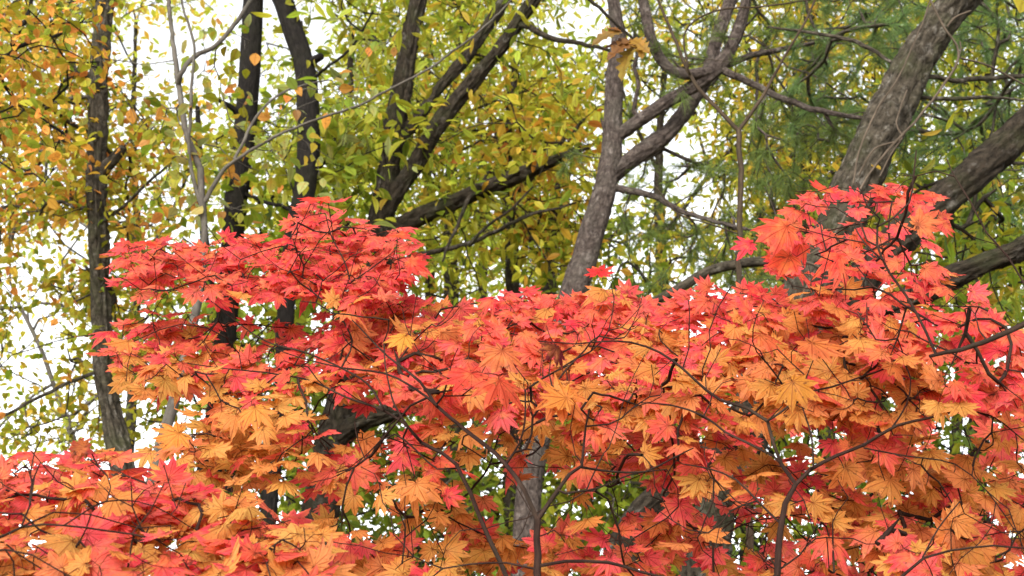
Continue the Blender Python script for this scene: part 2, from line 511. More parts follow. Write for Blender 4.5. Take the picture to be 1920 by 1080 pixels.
# ------------------------------------------------------------------ growing a tree
class Tree:
    """Drawn limbs first, then twigs that grow from the nearest limb to each spot that carries leaves."""

    def __init__(s, name, label, cat, Y, bark, group=None, drop=(0, 0), tw_r=.0010, tw_max=.008):
        if 'maple' in name: s.tw_max = .0028
        s.slim = .80 if 'maple' in name else (.85 if 'leaning' in name else .92)
        s.ridge = {'grey_fissured_bark': .026, 'brown_bark': .02, 'red_plated_bark': .010, 'dark_wet_bark': .006}.get(bark.name, 0)
        s.name, s.label, s.cat, s.Y, s.bark, s.group, s.drop = name, label, cat, Y, bark, group, drop
        s.limbs, s.chains, s.tips = [], [], []
        s.pos, s.dir, s.par, s.part, s.cap = [], [], [], [], []
        s.tw_r, s.tw_max = tw_r, tw_max

    def limb(s, pts, dY=0.0, rough=.06, trunk=False, ystart=0.0, label=None):
        """pts: (photo x, photo y, photo width). dY: how much farther its end is than its start."""
        n = len(pts)
        P, r = [], []
        for i, (x, y, wd) in enumerate(pts):
            Y = s.Y + ystart + dY * i / max(1, n - 1)
            P.append(at(x, y, Y)); r.append(wd * .5 * Y / (cp - (540 - y) / FPX * sp) / FPX * s.slim)
        if trunk:
            b = P[0]
            g = np.array([b[0] + s.drop[0], b[1] + s.drop[1], -.15])
            k = max(2, int(b[2] / .5))
            ext = [g + (b - g) * (t / k) for t in range(k)]
            er = [r[0] * (1.12 + .5 * (1 - t / k) ** 6 + .25 * (1 - t / k)) for t in range(k)]
            P, r = ext + P, er + r
        big = max(r)
        Q, q = smooth_path(P, r, max(.03, min(.14, big * 1.6)) if big > .02 else .03)
        if big < .03:      # small limbs are a little crooked
            jit = rng.normal(0, 1, Q.shape); jit[0] = 0
            jit = np.cumsum(jit, 0) * big * .16
            jit -= np.linspace(0, 1, len(Q))[:, None] * jit[-1]
            Q = Q + jit
        if not trunk:      # root the limb in the wood it leaves
            pos = np.array(s.pos)
            if len(pos):
                i = np.argmin(((pos - Q[0]) ** 2).sum(1))
                if np.linalg.norm(pos[i] - Q[0]) < .6:
                    Q = np.vstack([pos[i][None], Q]) if np.linalg.norm(pos[i] - Q[0]) > 1e-3 else Q
                    q = np.concatenate([[q[0]], q]) if len(q) < len(Q) else q
        pid = len(s.limbs)
        s.limbs.append(dict(P=Q, r=q, rough=rough, trunk=trunk, label=label))
        T = np.gradient(Q, axis=0)
        T /= np.linalg.norm(T, axis=1, keepdims=True) + 1e-9
        for i in range(len(Q)):
            s.pos.append(Q[i]); s.dir.append(T[i]); s.par.append(-1); s.part.append(pid); s.cap.append(q[i])
        return s

    def grow(s, targets, seg=.06, wob=.18, low_ok=None):
        """Twigs to the target points, nearest first; returns for each the index of its twig."""
        targets = np.asarray(targets)
        N0 = len(s.pos)
        cap = N0 + len(targets) * 60
        pos = np.zeros((cap, 3)); pos[:N0] = s.pos
        dr = np.zeros((cap, 3)); dr[:N0] = s.dir
        n = N0
        par, part = list(s.par), list(s.part)
        ok = np.ones(cap, bool)
        if low_ok is not None:
            ok[:N0] = pos[:N0, 2] > low_ok
        sub = pos[:N0][ok[:N0]]
        d0 = np.array([np.min(((sub - t) ** 2).sum(1)) for t in targets])
        order = np.argsort(d0)
        for ti in order:
            t = targets[ti]
            dv = t - pos[:n]
            dist = np.linalg.norm(dv, axis=1) + 1e-6
            cosv = np.sum(dv * dr[:n], 1) / dist
            cost = dist * (1.75 - .75 * cosv) + np.where(ok[:n], 0, 1e3)
            i = int(np.argmin(cost))
            d = dist[i]
            k = int(max(2, min(50, d / seg)))
            p0 = pos[i]
            ca = max(0.0, float(cosv[i])) ** .5
            c1 = p0 + (dr[i] * .6 * ca + dv[i] / d * (1 - .6 * ca)) * d * .38
            c2 = t - (dv[i] / d + np.array([0, 0, .25])) * d * .25 + rng.normal(0, .04, 3) * d
            u = (np.arange(1, k + 1) / k)[:, None]
            path = (1 - u) ** 3 * p0 + 3 * (1 - u) ** 2 * u * c1 + 3 * (1 - u) * u * u * c2 + u ** 3 * t
            j = rng.normal(0, 1, path.shape) * (d / k) * wob
            j[-1] = 0
            path = path + j
            full = np.vstack([p0, path])
            T = np.diff(full, axis=0)
            T /= np.linalg.norm(T, axis=1, keepdims=True) + 1e-9
            ids = list(range(n, n + k))
            pos[n:n + k] = path; dr[n:n + k] = T
            for q in range(k):
                par.append(i if q == 0 else n + q - 1); part.append(part[i])
            s.chains.append((i, ids))
            s.tips.append((ti, n + k - 1))
            n += k
        s.pos = list(pos[:n]); s.dir = list(dr[:n]); s.par = par; s.part = part
        load = np.zeros(n)
        for _, e in s.tips: load[e] += 1
        for i in range(n - 1, -1, -1):
            if par[i] >= 0: load[par[i]] += load[i]
        s.load = load
        s.N0 = N0 if not hasattr(s, 'N0') else s.N0
        return s

    def tip_info(s):
        """position, direction and limb of each twig end"""
        e = np.array([x for _, x in s.tips])
        return np.array(s.pos)[e], np.array(s.dir)[e], np.array(s.part)[e], np.array([x for x, _ in s.tips])

    def build(s, foliage=None, leaf_mat=None, leaf_label=None):
        """foliage: function(limb id -> MB or None)"""
        base = s.limbs[0]['P'][0]
        root = thing(s.name, s.label, s.cat, (float(base[0]), float(base[1]), 0.0), s.group)
        pos = np.array(s.pos)
        for pid, L in enumerate(s.limbs):
            mb = MB()
            big = L['r'].max()
            if big > .05 and s.ridge:
                Pf, rf = smooth_path(L['P'], L['r'], .03)
                tube(mb, Pf, rf, 52 if big > .09 else 36, L['rough'] * .6, ridge=s.ridge, seed=pid * 7.3 + s.Y)
            else:
                tube(mb, L['P'], L['r'], 18 if big > .05 else (10 if big > .012 else 6), L['rough'] if big > .008 else .03)
            for (i, ids) in s.chains:
                if s.part[ids[0]] != pid: continue
                full = np.vstack([pos[i], pos[ids]])
                rad = np.minimum(s.tw_r * np.maximum(s.load[ids], 1) ** (.34 if s.Y < 3.5 else .42), s.tw_max)
                pr = s.cap[i] if i < len(s.cap) else rad[0] * 1.1
                rad = np.minimum(rad, pr * .85)
                tube(mb, full, np.concatenate([[rad[0] * 1.15], rad]), 4 if s.Y > 5 else 5, 0, cap=False)
            o = mb.build('trunk' if L['trunk'] else 'branch', s.bark, root)
            if L['label']: o['label'] = L['label']
            if foliage and foliage.get(pid) is not None and foliage[pid].n:
                f = foliage[pid].build('foliage', leaf_mat, o)
                if leaf_label: f['label'] = leaf_label
        return root


def inside(poly, P):
    poly = np.asarray(poly, float)
    x, y = P[:, 0], P[:, 1]
    c = np.zeros(len(P), bool)
    j = len(poly) - 1
    for i in range(len(poly)):
        xi, yi = poly[i]; xj, yj = poly[j]
        c ^= ((yi > y) != (yj > y)) & (x < (xj - xi) * (y - yi) / (yj - yi + 1e-9) + xi)
        j = i
    return c


def scatter(poly, n, mind=0.0, gaps=(), tries=40):
    """n spread-out points inside an outline, kept out of its gaps."""
    poly = np.asarray(poly, float)
    lo, hi = poly.min(0), poly.max(0)
    out = np.zeros((0, 2))
    for _ in range(tries):
        P = lo + rng.random((n * 3, 2)) * (hi - lo)
        P = P[inside(poly, P)]
        for (gx, gy, rx, ry, p) in gaps:
            hit = ((P[:, 0] - gx) / rx) ** 2 + ((P[:, 1] - gy) / ry) ** 2 < 1
            P = P[~(hit & (rng.random(len(P)) < p))]
        for q in P:
            if mind and len(out) and np.min(((out - q) ** 2).sum(1)) < mind * mind: continue
            out = np.vstack([out, q])
            if len(out) >= n: return out
    return out


# ------------------------------------------------------------------ ground
def ground():
    mb = MB()
    n = 60
    xs = np.sign(np.linspace(-1, 1, n)) * np.abs(np.linspace(-1, 1, n)) ** 2.2 * 400
    X, Yg = np.meshgrid(xs, xs)
    Z = .08 * np.sin(X * .7) * np.cos(Yg * .6) - .05
    Z = np.where(np.hypot(X, Yg) > 60, -.05, Z)
    idx = np.arange(n * n).reshape(n, n)
    F = np.stack([idx[:-1, :-1], idx[:-1, 1:], idx[1:, 1:], idx[1:, :-1]], -1).reshape(-1, 4)
    m, N, Lk = new_mat("leaf_litter")
    out = N.new("ShaderNodeOutputMaterial")
    b = N.new("ShaderNodeBsdfPrincipled"); b.inputs['Roughness'].default_value = 1
    geo = N.new("ShaderNodeNewGeometry")
    n1 = N.new("ShaderNodeTexNoise"); n1.inputs['Scale'].default_value = 1.2; n1.inputs['Detail'].default_value = 6
    v1 = N.new("ShaderNodeTexVoronoi"); v1.inputs['Scale'].default_value = 14
    Lk.new(geo.outputs['Position'], n1.inputs['Vector']); Lk.new(geo.outputs['Position'], v1.inputs['Vector'])
    c = mixc(N, Lk, ramp(N, Lk, n1.outputs['Fac'], .35, .65), (.16, .09, .04), (.10, .11, .04))
    c = mixc(N, Lk, .5, c, v1.outputs['Color'], 'MULTIPLY')
    Lk.new(c, b.inputs['Base Color']); Lk.new(b.outputs[0], out.inputs[0])
    o = mb.add(np.stack([X.ravel(), Yg.ravel(), Z.ravel()], 1), F, np.zeros((n * n, 2)), (1, 1, 1)) or mb.build('ground', m)
    tag(o, 'forest floor of brown leaf litter and low green plants', 'ground', None, 'structure')


ground()

# ------------------------------------------------------------------ maples in front
ORANGE = np.array([
    [0] * 16,
    [0] * 16,
    [.1, .1, .05, .05, .05, .05, .05, .1, .1, .1, .1, .05, .05, .05, .1, .05],
    [.3, .2, .1, .15, .15, .35, .45, .35, .3, .3, .35, .4, .5, .35, .2, .05],
    [.3, .8, .8, .5, .25, .3, .35, .3, .45, .5, .65, .75, .7, .7, .35, .1],
    [.3, .85, .9, .8, .6, .35, .35, .4, .65, .75, .65, .8, .75, .7, .75, .6],
    [.2, .3, .7, .95, .8, .4, .45, .6, .7, .55, .55, .7, .65, .55, .6, .75],
    [.3, .3, .45, .7, .8, .65, .75, .75, .7, .6, .6, .6, .55, .6, .7, .7],
    [.6, .3, .3, .5, .6, .7, .8, .8, .7, .6, .45, .5, .5, .4, .5, .6],
    [.7, .7, .4, .4, .5, .7, .8, .8, .7, .6, .5, .5, .5, .55, .5, .6]])
ORX = np.arange(16) * 120 + 60
ORY = np.array([360, 440, 520, 600, 680, 760, 840, 920, 1000, 1060])


def orange_at(P):
    x = np.clip((P[:, 0] - 60) / 120, 0, 14.999)
    y = np.interp(P[:, 1], ORY, np.arange(10)).clip(0, 8.999)
    i, j = y.astype(int), x.astype(int)
    a, b = (y - i), (x - j)
    return (ORANGE[i, j] * (1 - a) * (1 - b) + ORANGE[i + 1, j] * a * (1 - b) + ORANGE[i, j + 1] * (1 - a) * b + ORANGE[i + 1, j + 1] * a * b)


REDS = np.array([lin(234, 68, 86), lin(240, 94, 100), lin(228, 58, 80), lin(236, 114, 108), lin(226, 100, 110), lin(160, 38, 54)])
ORNG = np.array([lin(224, 162, 84), lin(230, 176, 94), lin(206, 150, 72), lin(228, 140, 84), lin(198, 158, 78), lin(234, 190, 104)])


def maple_foliage(tree, px, spec):
    """Leaves in opposite pairs round each twig end, each on its own petiole."""
    P, D, part, ti = tree.tip_info()
    px = px[ti]
    tilt0, tilt_s, size0, per = spec['tilt'], spec['tilt_s'], spec['size'], spec['per']
    fol = {}
    of = orange_at(px)
    far = P[:, 1] - tree.Y
    pos, tip, nor, siz, col, prt = [], [], [], [], [], []
    pet = []
    nt, one = spec['n_leafy'], spec['one']
    for k in range(len(P)):
        if ti[k] >= nt + len(one): continue            # a bare twig
        if ti[k] >= nt:                                # a leaf of its own on a twig end
            a, b, Y, c, nn = one[ti[k] - nt]
            p0, p1 = at(*a, Y), at(*b, Y - .02)
            pos.append(p0); tip.append(p1 - p0); nor.append(np.array(nn, float)); siz.append(np.linalg.norm(p1 - p0) * .86)
            col.append(lin(*c)); prt.append(part[k]); pet.append((P[k], p0, part[k]))
            continue
        n = max(1, int(round(rng.normal(per, .8))))
        is_or = rng.random() < of[k] - (far[k] - .35) * spec.get('dk', .25)
        az0 = rng.random() * 6.28
        t_c = rng.normal(tilt0, tilt_s * .6)
        for q in range(n):
            az = az0 + q * (6.28 / n) + rng.normal(0, .35)
            d = np.array([math.cos(az), .45 + .4 * math.sin(az), .75 * math.sin(az) + .05])
            d /= np.linalg.norm(d)
            plen = .018 + .03 * rng.random()
            b = P[k] + d * plen + D[k] * (.01 - .02 * rng.random())
            mid = b + d * size0 * .5 + np.array([0, 0, -.012])
            hit = False
            cz = (mid[1] * cp + (mid[2] - CAM_Z) * sp)
            mx, my = 960 + FPX * mid[0] / cz, 540 - FPX * ((mid[2] - CAM_Z) * cp - mid[1] * sp) / cz
            for gx, gy, gw, gh, gp in spec['gaps']:
                if ((mx - gx) / (gw * .9)) ** 2 + ((my - gy) / (gh * .9)) ** 2 < 1 and rng.random() < gp: hit = True
            if hit: continue
            tl = R((t_c if P[k][1] < 3.3 else 32) + rng.normal(0, tilt_s * .7))
            nn = np.array([rng.normal(0, .28), -math.sin(tl), math.cos(tl)])
            pos.append(b); tip.append(d + np.array([0, -.5, -.45])); nor.append(nn)
            siz.append(size0 * (.70 + .56 * rng.random()))
            o2 = is_or if rng.random() < .8 else (rng.random() < of[k])
            pal = ORNG if o2 else REDS
            w_ = rng.dirichlet(np.array([.6, .6, .5, .5, .5, .5 if o2 else .12]))
            c = w_ @ pal
            if not o2 and rng.random() < .3: c = c * .7 + ORNG[3] * .3
            if o2 and rng.random() < .15: c = c * .65 + REDS[1] * .35
            col.append(c); prt.append(part[k])
            pet.append((P[k], b, part[k]))
    pos, tip, nor, siz, col, prt = (np.array(x) for x in (pos, tip, nor, siz, col, prt))
    for pid in np.unique(prt):
        mb = MB()
        m = prt == pid
        red = (col[m][:, 1:2] < .13)
        k_in = rng.random((m.sum(), 1)) ** 2.6
        heart = np.where(red, col[m] * (1 - .75 * k_in) + lin(232, 140, 70) * .75 * k_in, col[m] * (1 - .4 * k_in) + lin(216, 166, 74) * .4 * k_in)
        k_out = rng.random((m.sum(), 1)) ** 2
        rim = np.where(red, col[m], col[m] * (1 - .4 * k_out) + lin(230, 84, 66) * .4 * k_out)
        put_leaves(mb, MAPLE, pos[m], tip[m], nor[m], siz[m], np.clip(rim, .01, .95), None, np.clip(heart, .01, .95))
        for a, b, p in pet:
            if p == pid:
                mid = (a + b) / 2 + np.array([0, 0, .006])
                tube(mb, np.array([a, mid, b]), np.array([.0008, .0007, .0008]), 3, 0, lin(110, 30, 30), cap=False)
        fol[pid] = mb
    return fol


def maple(tree, sprays, one=(), bare=0):
    """sprays: list of (outline, count, nearest Y, farthest Y, options)."""
    T, PX = [], []
    spec = None
    for (poly, n, y0, y1, opt) in sprays:
        p = scatter(poly, n, opt.get('mind', 22), opt.get('gaps', ()))
        Y = y0 + (y1 - y0) * rng.random(len(p))
        if opt.get('slope'):       # a spray that rises away from the viewer
            py = np.array(poly)[:, 1]
            f = (py.max() - p[:, 1]) / (py.max() - py.min())
            Y = y0 + (y1 - y0) * np.clip(f + rng.normal(0, .15, len(p)), 0, 1)
        T.append(at_arr(p, Y)); PX.append(p)
    T = np.vstack(T); PX = np.vstack(PX)
    n_leafy = len(T)
    extra = [at(a[0] + .25 * (a[0] - b[0]), a[1] + .25 * (a[1] - b[1]) + 6, Y + .01) for a, b, Y, c, nn in one]
    ends = PX[rng.integers(0, len(PX), bare)] + rng.normal(0, 25, (bare, 2))
    extra = np.array(extra).reshape(-1, 3)
    bare_t = at_arr(ends, tree.Y + .02 + .28 * rng.random(bare)) if bare else np.zeros((0, 3))
    T = np.vstack([T, extra, bare_t]); PX = np.vstack([PX, np.zeros((len(extra) + bare, 2))])
    tree.grow(T, .04, .10, 1.2)
    opt = sprays[0][4]
    fol = maple_foliage(tree, PX, dict(tilt=opt.get('tilt', 50), tilt_s=opt.get('ts', 20), size=opt.get('size', .047), per=opt.get('per', 3.4), dk=opt.get('dk', .25), n_leafy=n_leafy, one=list(one),
                                              gaps=[g for sp_ in sprays for g in sp_[4].get('gaps', ())]))
    return tree.build(fol, M_MAPLE)


G_M = 'autumn maples in front'
# centre maple
t = Tree('maple_tree', 'red maple whose slim stem forks into a wide V at the bottom centre', 'maple tree', 2.35, B_MAPLE, G_M, (.02, .1))
t.limb([(1000, 1200, 21), (1003, 1080, 19), (1008, 975, 15)], trunk=True)
t.limb([(1008, 975, 13), (985, 920, 12), (950, 870, 11), (905, 830, 10), (860, 795, 9), (820, 760, 8), (790, 715, 7), (745, 680, 5), (700, 640, 4), (660, 600, 3)], .35)
t.limb([(820, 762, 7), (780, 730, 6), (720, 700, 5), (640, 690, 4), (560, 670, 3), (480, 640, 2.5)], .25, ystart=.18)
t.limb([(1008, 975, 12), (1045, 920, 10), (1065, 890, 9), (1090, 875, 8), (1093, 840, 6), (1098, 800, 5), (1105, 770, 4)], .1)
t.limb([(1090, 876, 7), (1150, 885, 5.5), (1210, 885, 5), (1260, 860, 4), (1300, 840, 3)], .15, ystart=.05)
t.limb([(1060, 925, 6), (1120, 915, 5), (1180, 890, 4), (1250, 880, 3)], .2)
t.limb([(1005, 1062, 9), (1060, 1052, 8), (1140, 1055, 8), (1200, 1072, 7), (1260, 1085, 6)], -.1)
t.limb([(1000, 1066, 6), (950, 1055, 5), (880, 1058, 4.5), (830, 1066, 4), (800, 1090, 3)], .05)
t.limb([(952, 866, 7), (975, 830, 5), (985, 790, 4.5), (985, 740, 4)], .1, ystart=.1)
LOWGAP = [(870, 830, 60, 50, .9), (760, 900, 60, 60, .7), (700, 960, 50, 60, .8), (900, 890, 60, 60, .7), (640, 960, 50, 50, .6), (1010, 880, 40, 70, .8),
          (980, 970, 60, 50, .6), (1160, 940, 60, 60, .85), (1090, 960, 40, 40, .6), (640, 830, 50, 40, .7), (720, 800, 60, 40, .7), (800, 1000, 40, 40, .6)]
TOP1 = [(700, 575), (790, 560), (870, 570), (960, 550), (1020, 545), (1100, 550), (1200, 550), (1235, 580), (1250, 700), (1200, 790), (1000, 790), (900, 750), (760, 730), (690, 640)]
maple(t, [(TOP1, 205, 2.62, 3.25, dict(mind=15, tilt=46, ts=20, slope=True, size=.05)),
          ([(590, 820), (700, 800), (830, 850), (960, 830), (1100, 790), (1240, 800), (1260, 1100), (600, 1100)], 80, 2.62, 3.2, dict(mind=19, gaps=LOWGAP)),
          ([(760, 740), (1240, 720), (1260, 900), (1000, 860), (820, 830)], 84, 3.2, 4.2, dict(mind=26, gaps=LOWGAP))],
      [((1122, 512), (1127, 470), 2.75, (228, 58, 62), (-.1, -.75, .5)), ((942, 657), (925, 715), 2.3, (214, 122, 78), (.1, -.9, .4)), ((884, 700), (806, 722), 2.45, (228, 76, 70), (-.1, -.7, .7)),
       ((936, 713), (955, 780), 2.4, (230, 104, 74), (.2, -.8, .6)), ((1062, 746), (996, 730), 2.35, (222, 146, 66), (.1, -.9, .5)), ((1050, 735), (1062, 800), 2.38, (220, 138, 66), (-.1, -.9, .5)),
       ((1044, 652), (1052, 692), 2.5, (104, 30, 40), (.6, -.6, .4)), ((760, 630), (725, 655), 2.45, (226, 172, 72), (.1, -.7, .6))], 90)

# left maple, layered sprays
t = Tree('maple_tree', 'maple with an arched slender stem and flat layered red sprays on the left', 'maple tree', 2.55, B_MAPLE, G_M, (.1, .1))
t.limb([(1000, 1200, 14), (945, 1085, 12), (905, 990, 12), (880, 920, 11), (855, 870, 10)], trunk=True)
t.limb([(855, 870, 10), (830, 850, 9), (790, 830, 9), (765, 800, 7), (720, 770, 6), (650, 745, 5), (590, 715, 4.5), (520, 700, 4), (430, 690, 3), (340, 680, 2.5)], .3)
t.limb([(720, 768, 5.5), (690, 720, 5), (640, 690, 5), (570, 660, 4.5), (500, 640, 4), (440, 600, 3), (390, 560, 3), (330, 540, 2), (260, 500, 2)], .4, ystart=.1)
t.limb([(640, 690, 5), (660, 640, 4.5), (630, 570, 4), (655, 533, 4), (645, 490, 3.5), (620, 440, 3), (610, 400, 2)], .3, ystart=.2)
t.limb([(655, 532, 3.5), (690, 508, 3.5), (715, 490, 3), (740, 470, 2)], .1, ystart=.35)
t.limb([(765, 800, 6), (740, 760, 5), (725, 700, 4), (720, 640, 3.5)], .1)
t.limb([(860, 878, 5), (820, 880, 4), (740, 815, 4), (690, 850, 3)], .1)
P3A = [(205, 520), (235, 465), (270, 440), (330, 470), (395, 455), (470, 455), (540, 450), (570, 395), (600, 378), (640, 405), (690, 430), (745, 430), (790, 475), (785, 500), (745, 535), (700, 550), (650, 580), (560, 550), (470, 540), (380, 545), (290, 545), (215, 535)]
P3B = [(210, 660), (230, 605), (260, 595), (350, 590), (420, 605), (520, 610), (640, 610), (720, 570), (760, 600), (740, 700), (640, 740), (560, 730), (470, 705), (360, 720), (280, 720), (210, 690)]
P3C = [(290, 830), (340, 800), (390, 750), (470, 730), (600, 770), (585, 830), (560, 890), (450, 890), (340, 860)]
P3D = [(560, 740), (700, 740), (860, 800), (840, 900), (680, 900), (560, 850)]
G3 = [(455, 640, 70, 26, .9), (570, 590, 60, 14, .8), (390, 575, 40, 12, .8), (500, 690, 50, 14, .7), (340, 760, 50, 18, .8), (630, 800, 50, 30, .9), (300, 555, 60, 8, .7), (490, 520, 40, 14, .8), (430, 640, 40, 25, .8), (545, 585, 30, 14, .6), (600, 760, 50, 30, .7), (700, 800, 70, 30, .8), (720, 870, 40, 30, .5), (380, 700, 25, 20, .6), (330, 640, 30, 12, .4)]
maple(t, [(P3A, 135, 2.75, 3.4, dict(mind=13, tilt=38, ts=16, slope=True, size=.048, per=3.0, gaps=G3)),
          (P3B, 100, 2.75, 3.2, dict(mind=20, slope=True, gaps=G3)),
          (P3C, 46, 2.5, 2.9, dict(mind=22)),
          (P3D, 32, 2.7, 3.2, dict(mind=22, gaps=G3))],
      [((276, 457), (278, 418), 2.9, (224, 58, 60), (.1, -.7, .6)), ((745, 442), (748, 405), 2.85, (230, 60, 62), (0, -.7, .6)), ((770, 490), (806, 492), 2.8, (232, 74, 66), (.1, -.8, .5)), ((335, 812), (275, 832), 2.4, (230, 166, 74), (.2, -.8, .6)),
       ((478, 765), (486, 815), 2.45, (228, 164, 76), (-.1, -.8, .6)), ((240, 640), (190, 668), 2.6, (228, 158, 80), (.1, -.6, .8)), ((600, 372), (555, 388), 2.9, (228, 58, 60), (0, -.5, .8)), ((612, 368), (600, 350), 2.9, (226, 56, 58), (0, -.5, .8))], 75)

# right maple
t = Tree('maple_tree', 'orange and red maple with a dark Y-shaped stem at the lower right', 'maple tree', 2.4, B_MAPLE, G_M, (-.02, .1))
t.limb([(1450, 1200, 20), (1455, 1080, 17), (1460, 1000, 15), (1472, 945, 14), (1492, 908, 12)], trunk=True)
t.limb([(1492, 908, 10), (1465, 870, 10), (1450, 830, 9), (1440, 790, 9), (1400, 765, 8), (1350, 750, 7.5), (1300, 710, 6.5), (1260, 675, 6), (1210, 650, 5), (1150, 640, 4), (1080, 645, 3), (1010, 640, 2.5)], .15)
t.limb([(1492, 908, 10), (1520, 880, 9), (1570, 855, 8), (1620, 835, 7.5), (1680, 800, 7), (1740, 785, 6), (1800, 772, 5), (1860, 780, 4), (1925, 830, 3)], .15)
t.limb([(1441, 788, 6), (1480, 760, 5), (1500, 740, 5), (1560, 725, 4.5), (1620, 705, 4), (1660, 690, 4), (1690, 665, 3)], .15)
t.limb([(1450, 855, 6), (1400, 830, 6), (1360, 810, 5), (1320, 780, 5), (1260, 760, 4), (1200, 755, 3)], .2)
t.limb([(1462, 980, 6), (1420, 940, 5), (1380, 900, 5), (1330, 880, 4), (1280, 870, 3)], .2)
t.limb([(1525, 875, 5), (1522, 820, 5), (1510, 780, 4), (1500, 750, 3)], .1)
t.limb([(1670, 805, 4.5), (1700, 760, 4), (1708, 710, 3.5), (1690, 670, 3)], .1, ystart=.1)
t.limb([(1620, 840, 4), (1700, 855, 4), (1790, 870, 3.5), (1850, 920, 3), (1900, 990, 3)], .1, ystart=.05)
t.limb([(1458, 1070, 5), (1500, 1040, 4), (1530, 1010, 3.5), (1600, 1010, 3)], .1)
G2 = [(1445, 840, 30, 30, .9), (1480, 835, 30, 25, .8), (1240, 710, 35, 25, .8), (1160, 930, 50, 45, .9), (1250, 930, 40, 30, .6), (1370, 1005, 60, 45, .85), (1130, 880, 40, 30, .7), (1920, 870, 40, 40, .6), (1390, 760, 30, 30, .5), (1540, 830, 40, 35, .8), (1660, 760, 45, 35, .85), (1790, 820, 55, 35, .85), (1660, 920, 60, 35, .8), (1600, 690, 30, 25, .5), (1850, 920, 40, 30, .6),
      (1500, 1000, 45, 40, .8), (1400, 1010, 45, 40, .7), (1750, 990, 40, 35, .5), (1330, 960, 40, 40, .6), (1240, 700, 30, 20, .6), (1860, 1010, 40, 30, .5), (1600, 1060, 40, 25, .6)]
P2A = [(1230, 580), (1330, 535), (1400, 545), (1500, 575), (1600, 610), (1700, 650), (1760, 720), (1700, 780), (1500, 780), (1300, 780), (1220, 700)]
P2B = [(1220, 770), (1760, 730), (1960, 740), (1960, 1110), (1230, 1110)]
maple(t, [(P2A, 145, 2.58, 3.1, dict(mind=16, tilt=50, ts=20, slope=True, size=.05, per=3.2, dk=.5)),
          (P2B, 125, 2.6, 3.1, dict(mind=18, gaps=G2)),
          (P2B, 150, 3.4, 4.6, dict(mind=24, gaps=G2))],
      [((1486, 716), (1522, 766), 2.3, (204, 142, 56), (-.2, -.9, .3)), ((1522, 642), (1600, 680), 2.35, (214, 118, 70), (.1, -.7, .7)), ((1425, 628), (1480, 600), 2.5, (220, 110, 74), (.1, -.7, .7))], 140)

# right maple whose trunk stands outside the picture
t = Tree('maple_tree', 'bright red maple reaching in from the right edge on a thick dark bough', 'maple tree', 2.25, B_MAPLE, G_M, (.05, 0))
t.limb([(2075, 900, 26), (2070, 700, 24), (2062, 570, 20), (2050, 450, 16), (2060, 300, 12)], trunk=True)
t.limb([(2062, 570, 16), (1990, 582, 15), (1920, 607, 14), (1850, 638, 12), (1800, 655, 11), (1743, 668, 8)], 0, label='thick dark bough with a broken blunt end')
t.limb([(1755, 664, 8), (1735, 620, 7), (1700, 555, 7), (1668, 510, 6.5), (1645, 460, 6), (1645, 425, 5.5), (1675, 408, 5), (1705, 380, 4.5), (1712, 330, 4), (1718, 282, 3)], .05)
t.limb([(1655, 488, 4.5), (1620, 455, 4), (1600, 420, 3)], .1)
t.limb([(1650, 410, 4), (1625, 385, 3.5), (1615, 357, 3)], .0)
t.limb([(1850, 637, 4), (1836, 620, 4), (1832, 603, 3)], 0)
t.limb([(2062, 660, 7), (1990, 640, 6), (1925, 540, 5), (1890, 480, 5), (1850, 435, 4.5), (1820, 380, 4), (1790, 330, 3.5), (1775, 298, 3)], .2, label='bare dark twig')
P4 = [(1430, 430), (1480, 400), (1545, 350), (1600, 355), (1690, 345), (1750, 355), (1760, 400), (1750, 440), (1710, 470), (1810, 530), (1850, 570), (1920, 620), (1960, 760), (1800, 740), (1700, 690), (1600, 630), (1500, 560), (1430, 500)]
G4 = [(1560, 420, 26, 15, .9), (1665, 425, 45, 22, .85), (1705, 480, 35, 24, .85), (1545, 498, 45, 22, .9), (1610, 400, 35, 14, .7), (1640, 510, 25, 14, .6), (1760, 700, 40, 22, .7)]
maple(t, [(P4, 140, 2.4, 3.0, dict(mind=12, tilt=48, ts=20, slope=True, size=.045, per=2.2, gaps=G4, dk=.1))],
      [((1722, 420), (1786, 400), 2.25, (208, 106, 74), (-.25, -.95, .2)), ((1475, 425), (1418, 448), 2.3, (226, 84, 70), (.1, -.9, .3)), ((1480, 480), (1425, 500), 2.35, (232, 80, 68), (.1, -.8, .5)), ((1548, 355), (1551, 312), 2.6, (222, 62, 66), (.3, -.7, .5)),
       ((1575, 480), (1530, 450), 2.5, (232, 78, 66), (0, -.8, .5)), ((1715, 365), (1768, 348), 2.5, (230, 76, 66), (0, -.6, .7))], 35)

# left maple in the lower left corner, near the camera
t = Tree('maple_tree', 'near red and orange maple filling the lower left corner', 'maple tree', 1.85, B_MAPLE, G_M, (-.1, 0))
t.limb([(-190, 1300, 22), (-180, 1150, 20), (-150, 1000, 14), (-140, 850, 8)], trunk=True)
t.limb([(-165, 1090, 9), (-60, 1040, 8), (40, 988, 6), (120, 985, 5), (200, 995, 5), (290, 1010, 4), (340, 1040, 3)], .1)
t.limb([(40, 988, 5), (100, 960, 4), (170, 965, 4), (260, 990, 3), (320, 985, 2.5)], .15, ystart=.03)
t.limb([(-60, 1040, 6), (10, 1030, 5), (60, 1040, 4), (120, 1075, 4), (180, 1100, 3)], 0)
t.limb([(120, 985, 4), (200, 940, 3.5), (290, 950, 3), (380, 1000, 2.5), (470, 1010, 2)], .3)
P5 = [(-80, 880), (0, 865), (60, 850), (130, 840), (190, 860), (260, 890), (340, 900), (430, 930), (510, 970), (590, 1010), (610, 1110), (-80, 1110)]
G5 = [(150, 975, 90, 14, .9), (60, 970, 30, 30, .7), (60, 1050, 50, 30, .6), (310, 1030, 40, 20, .6)]
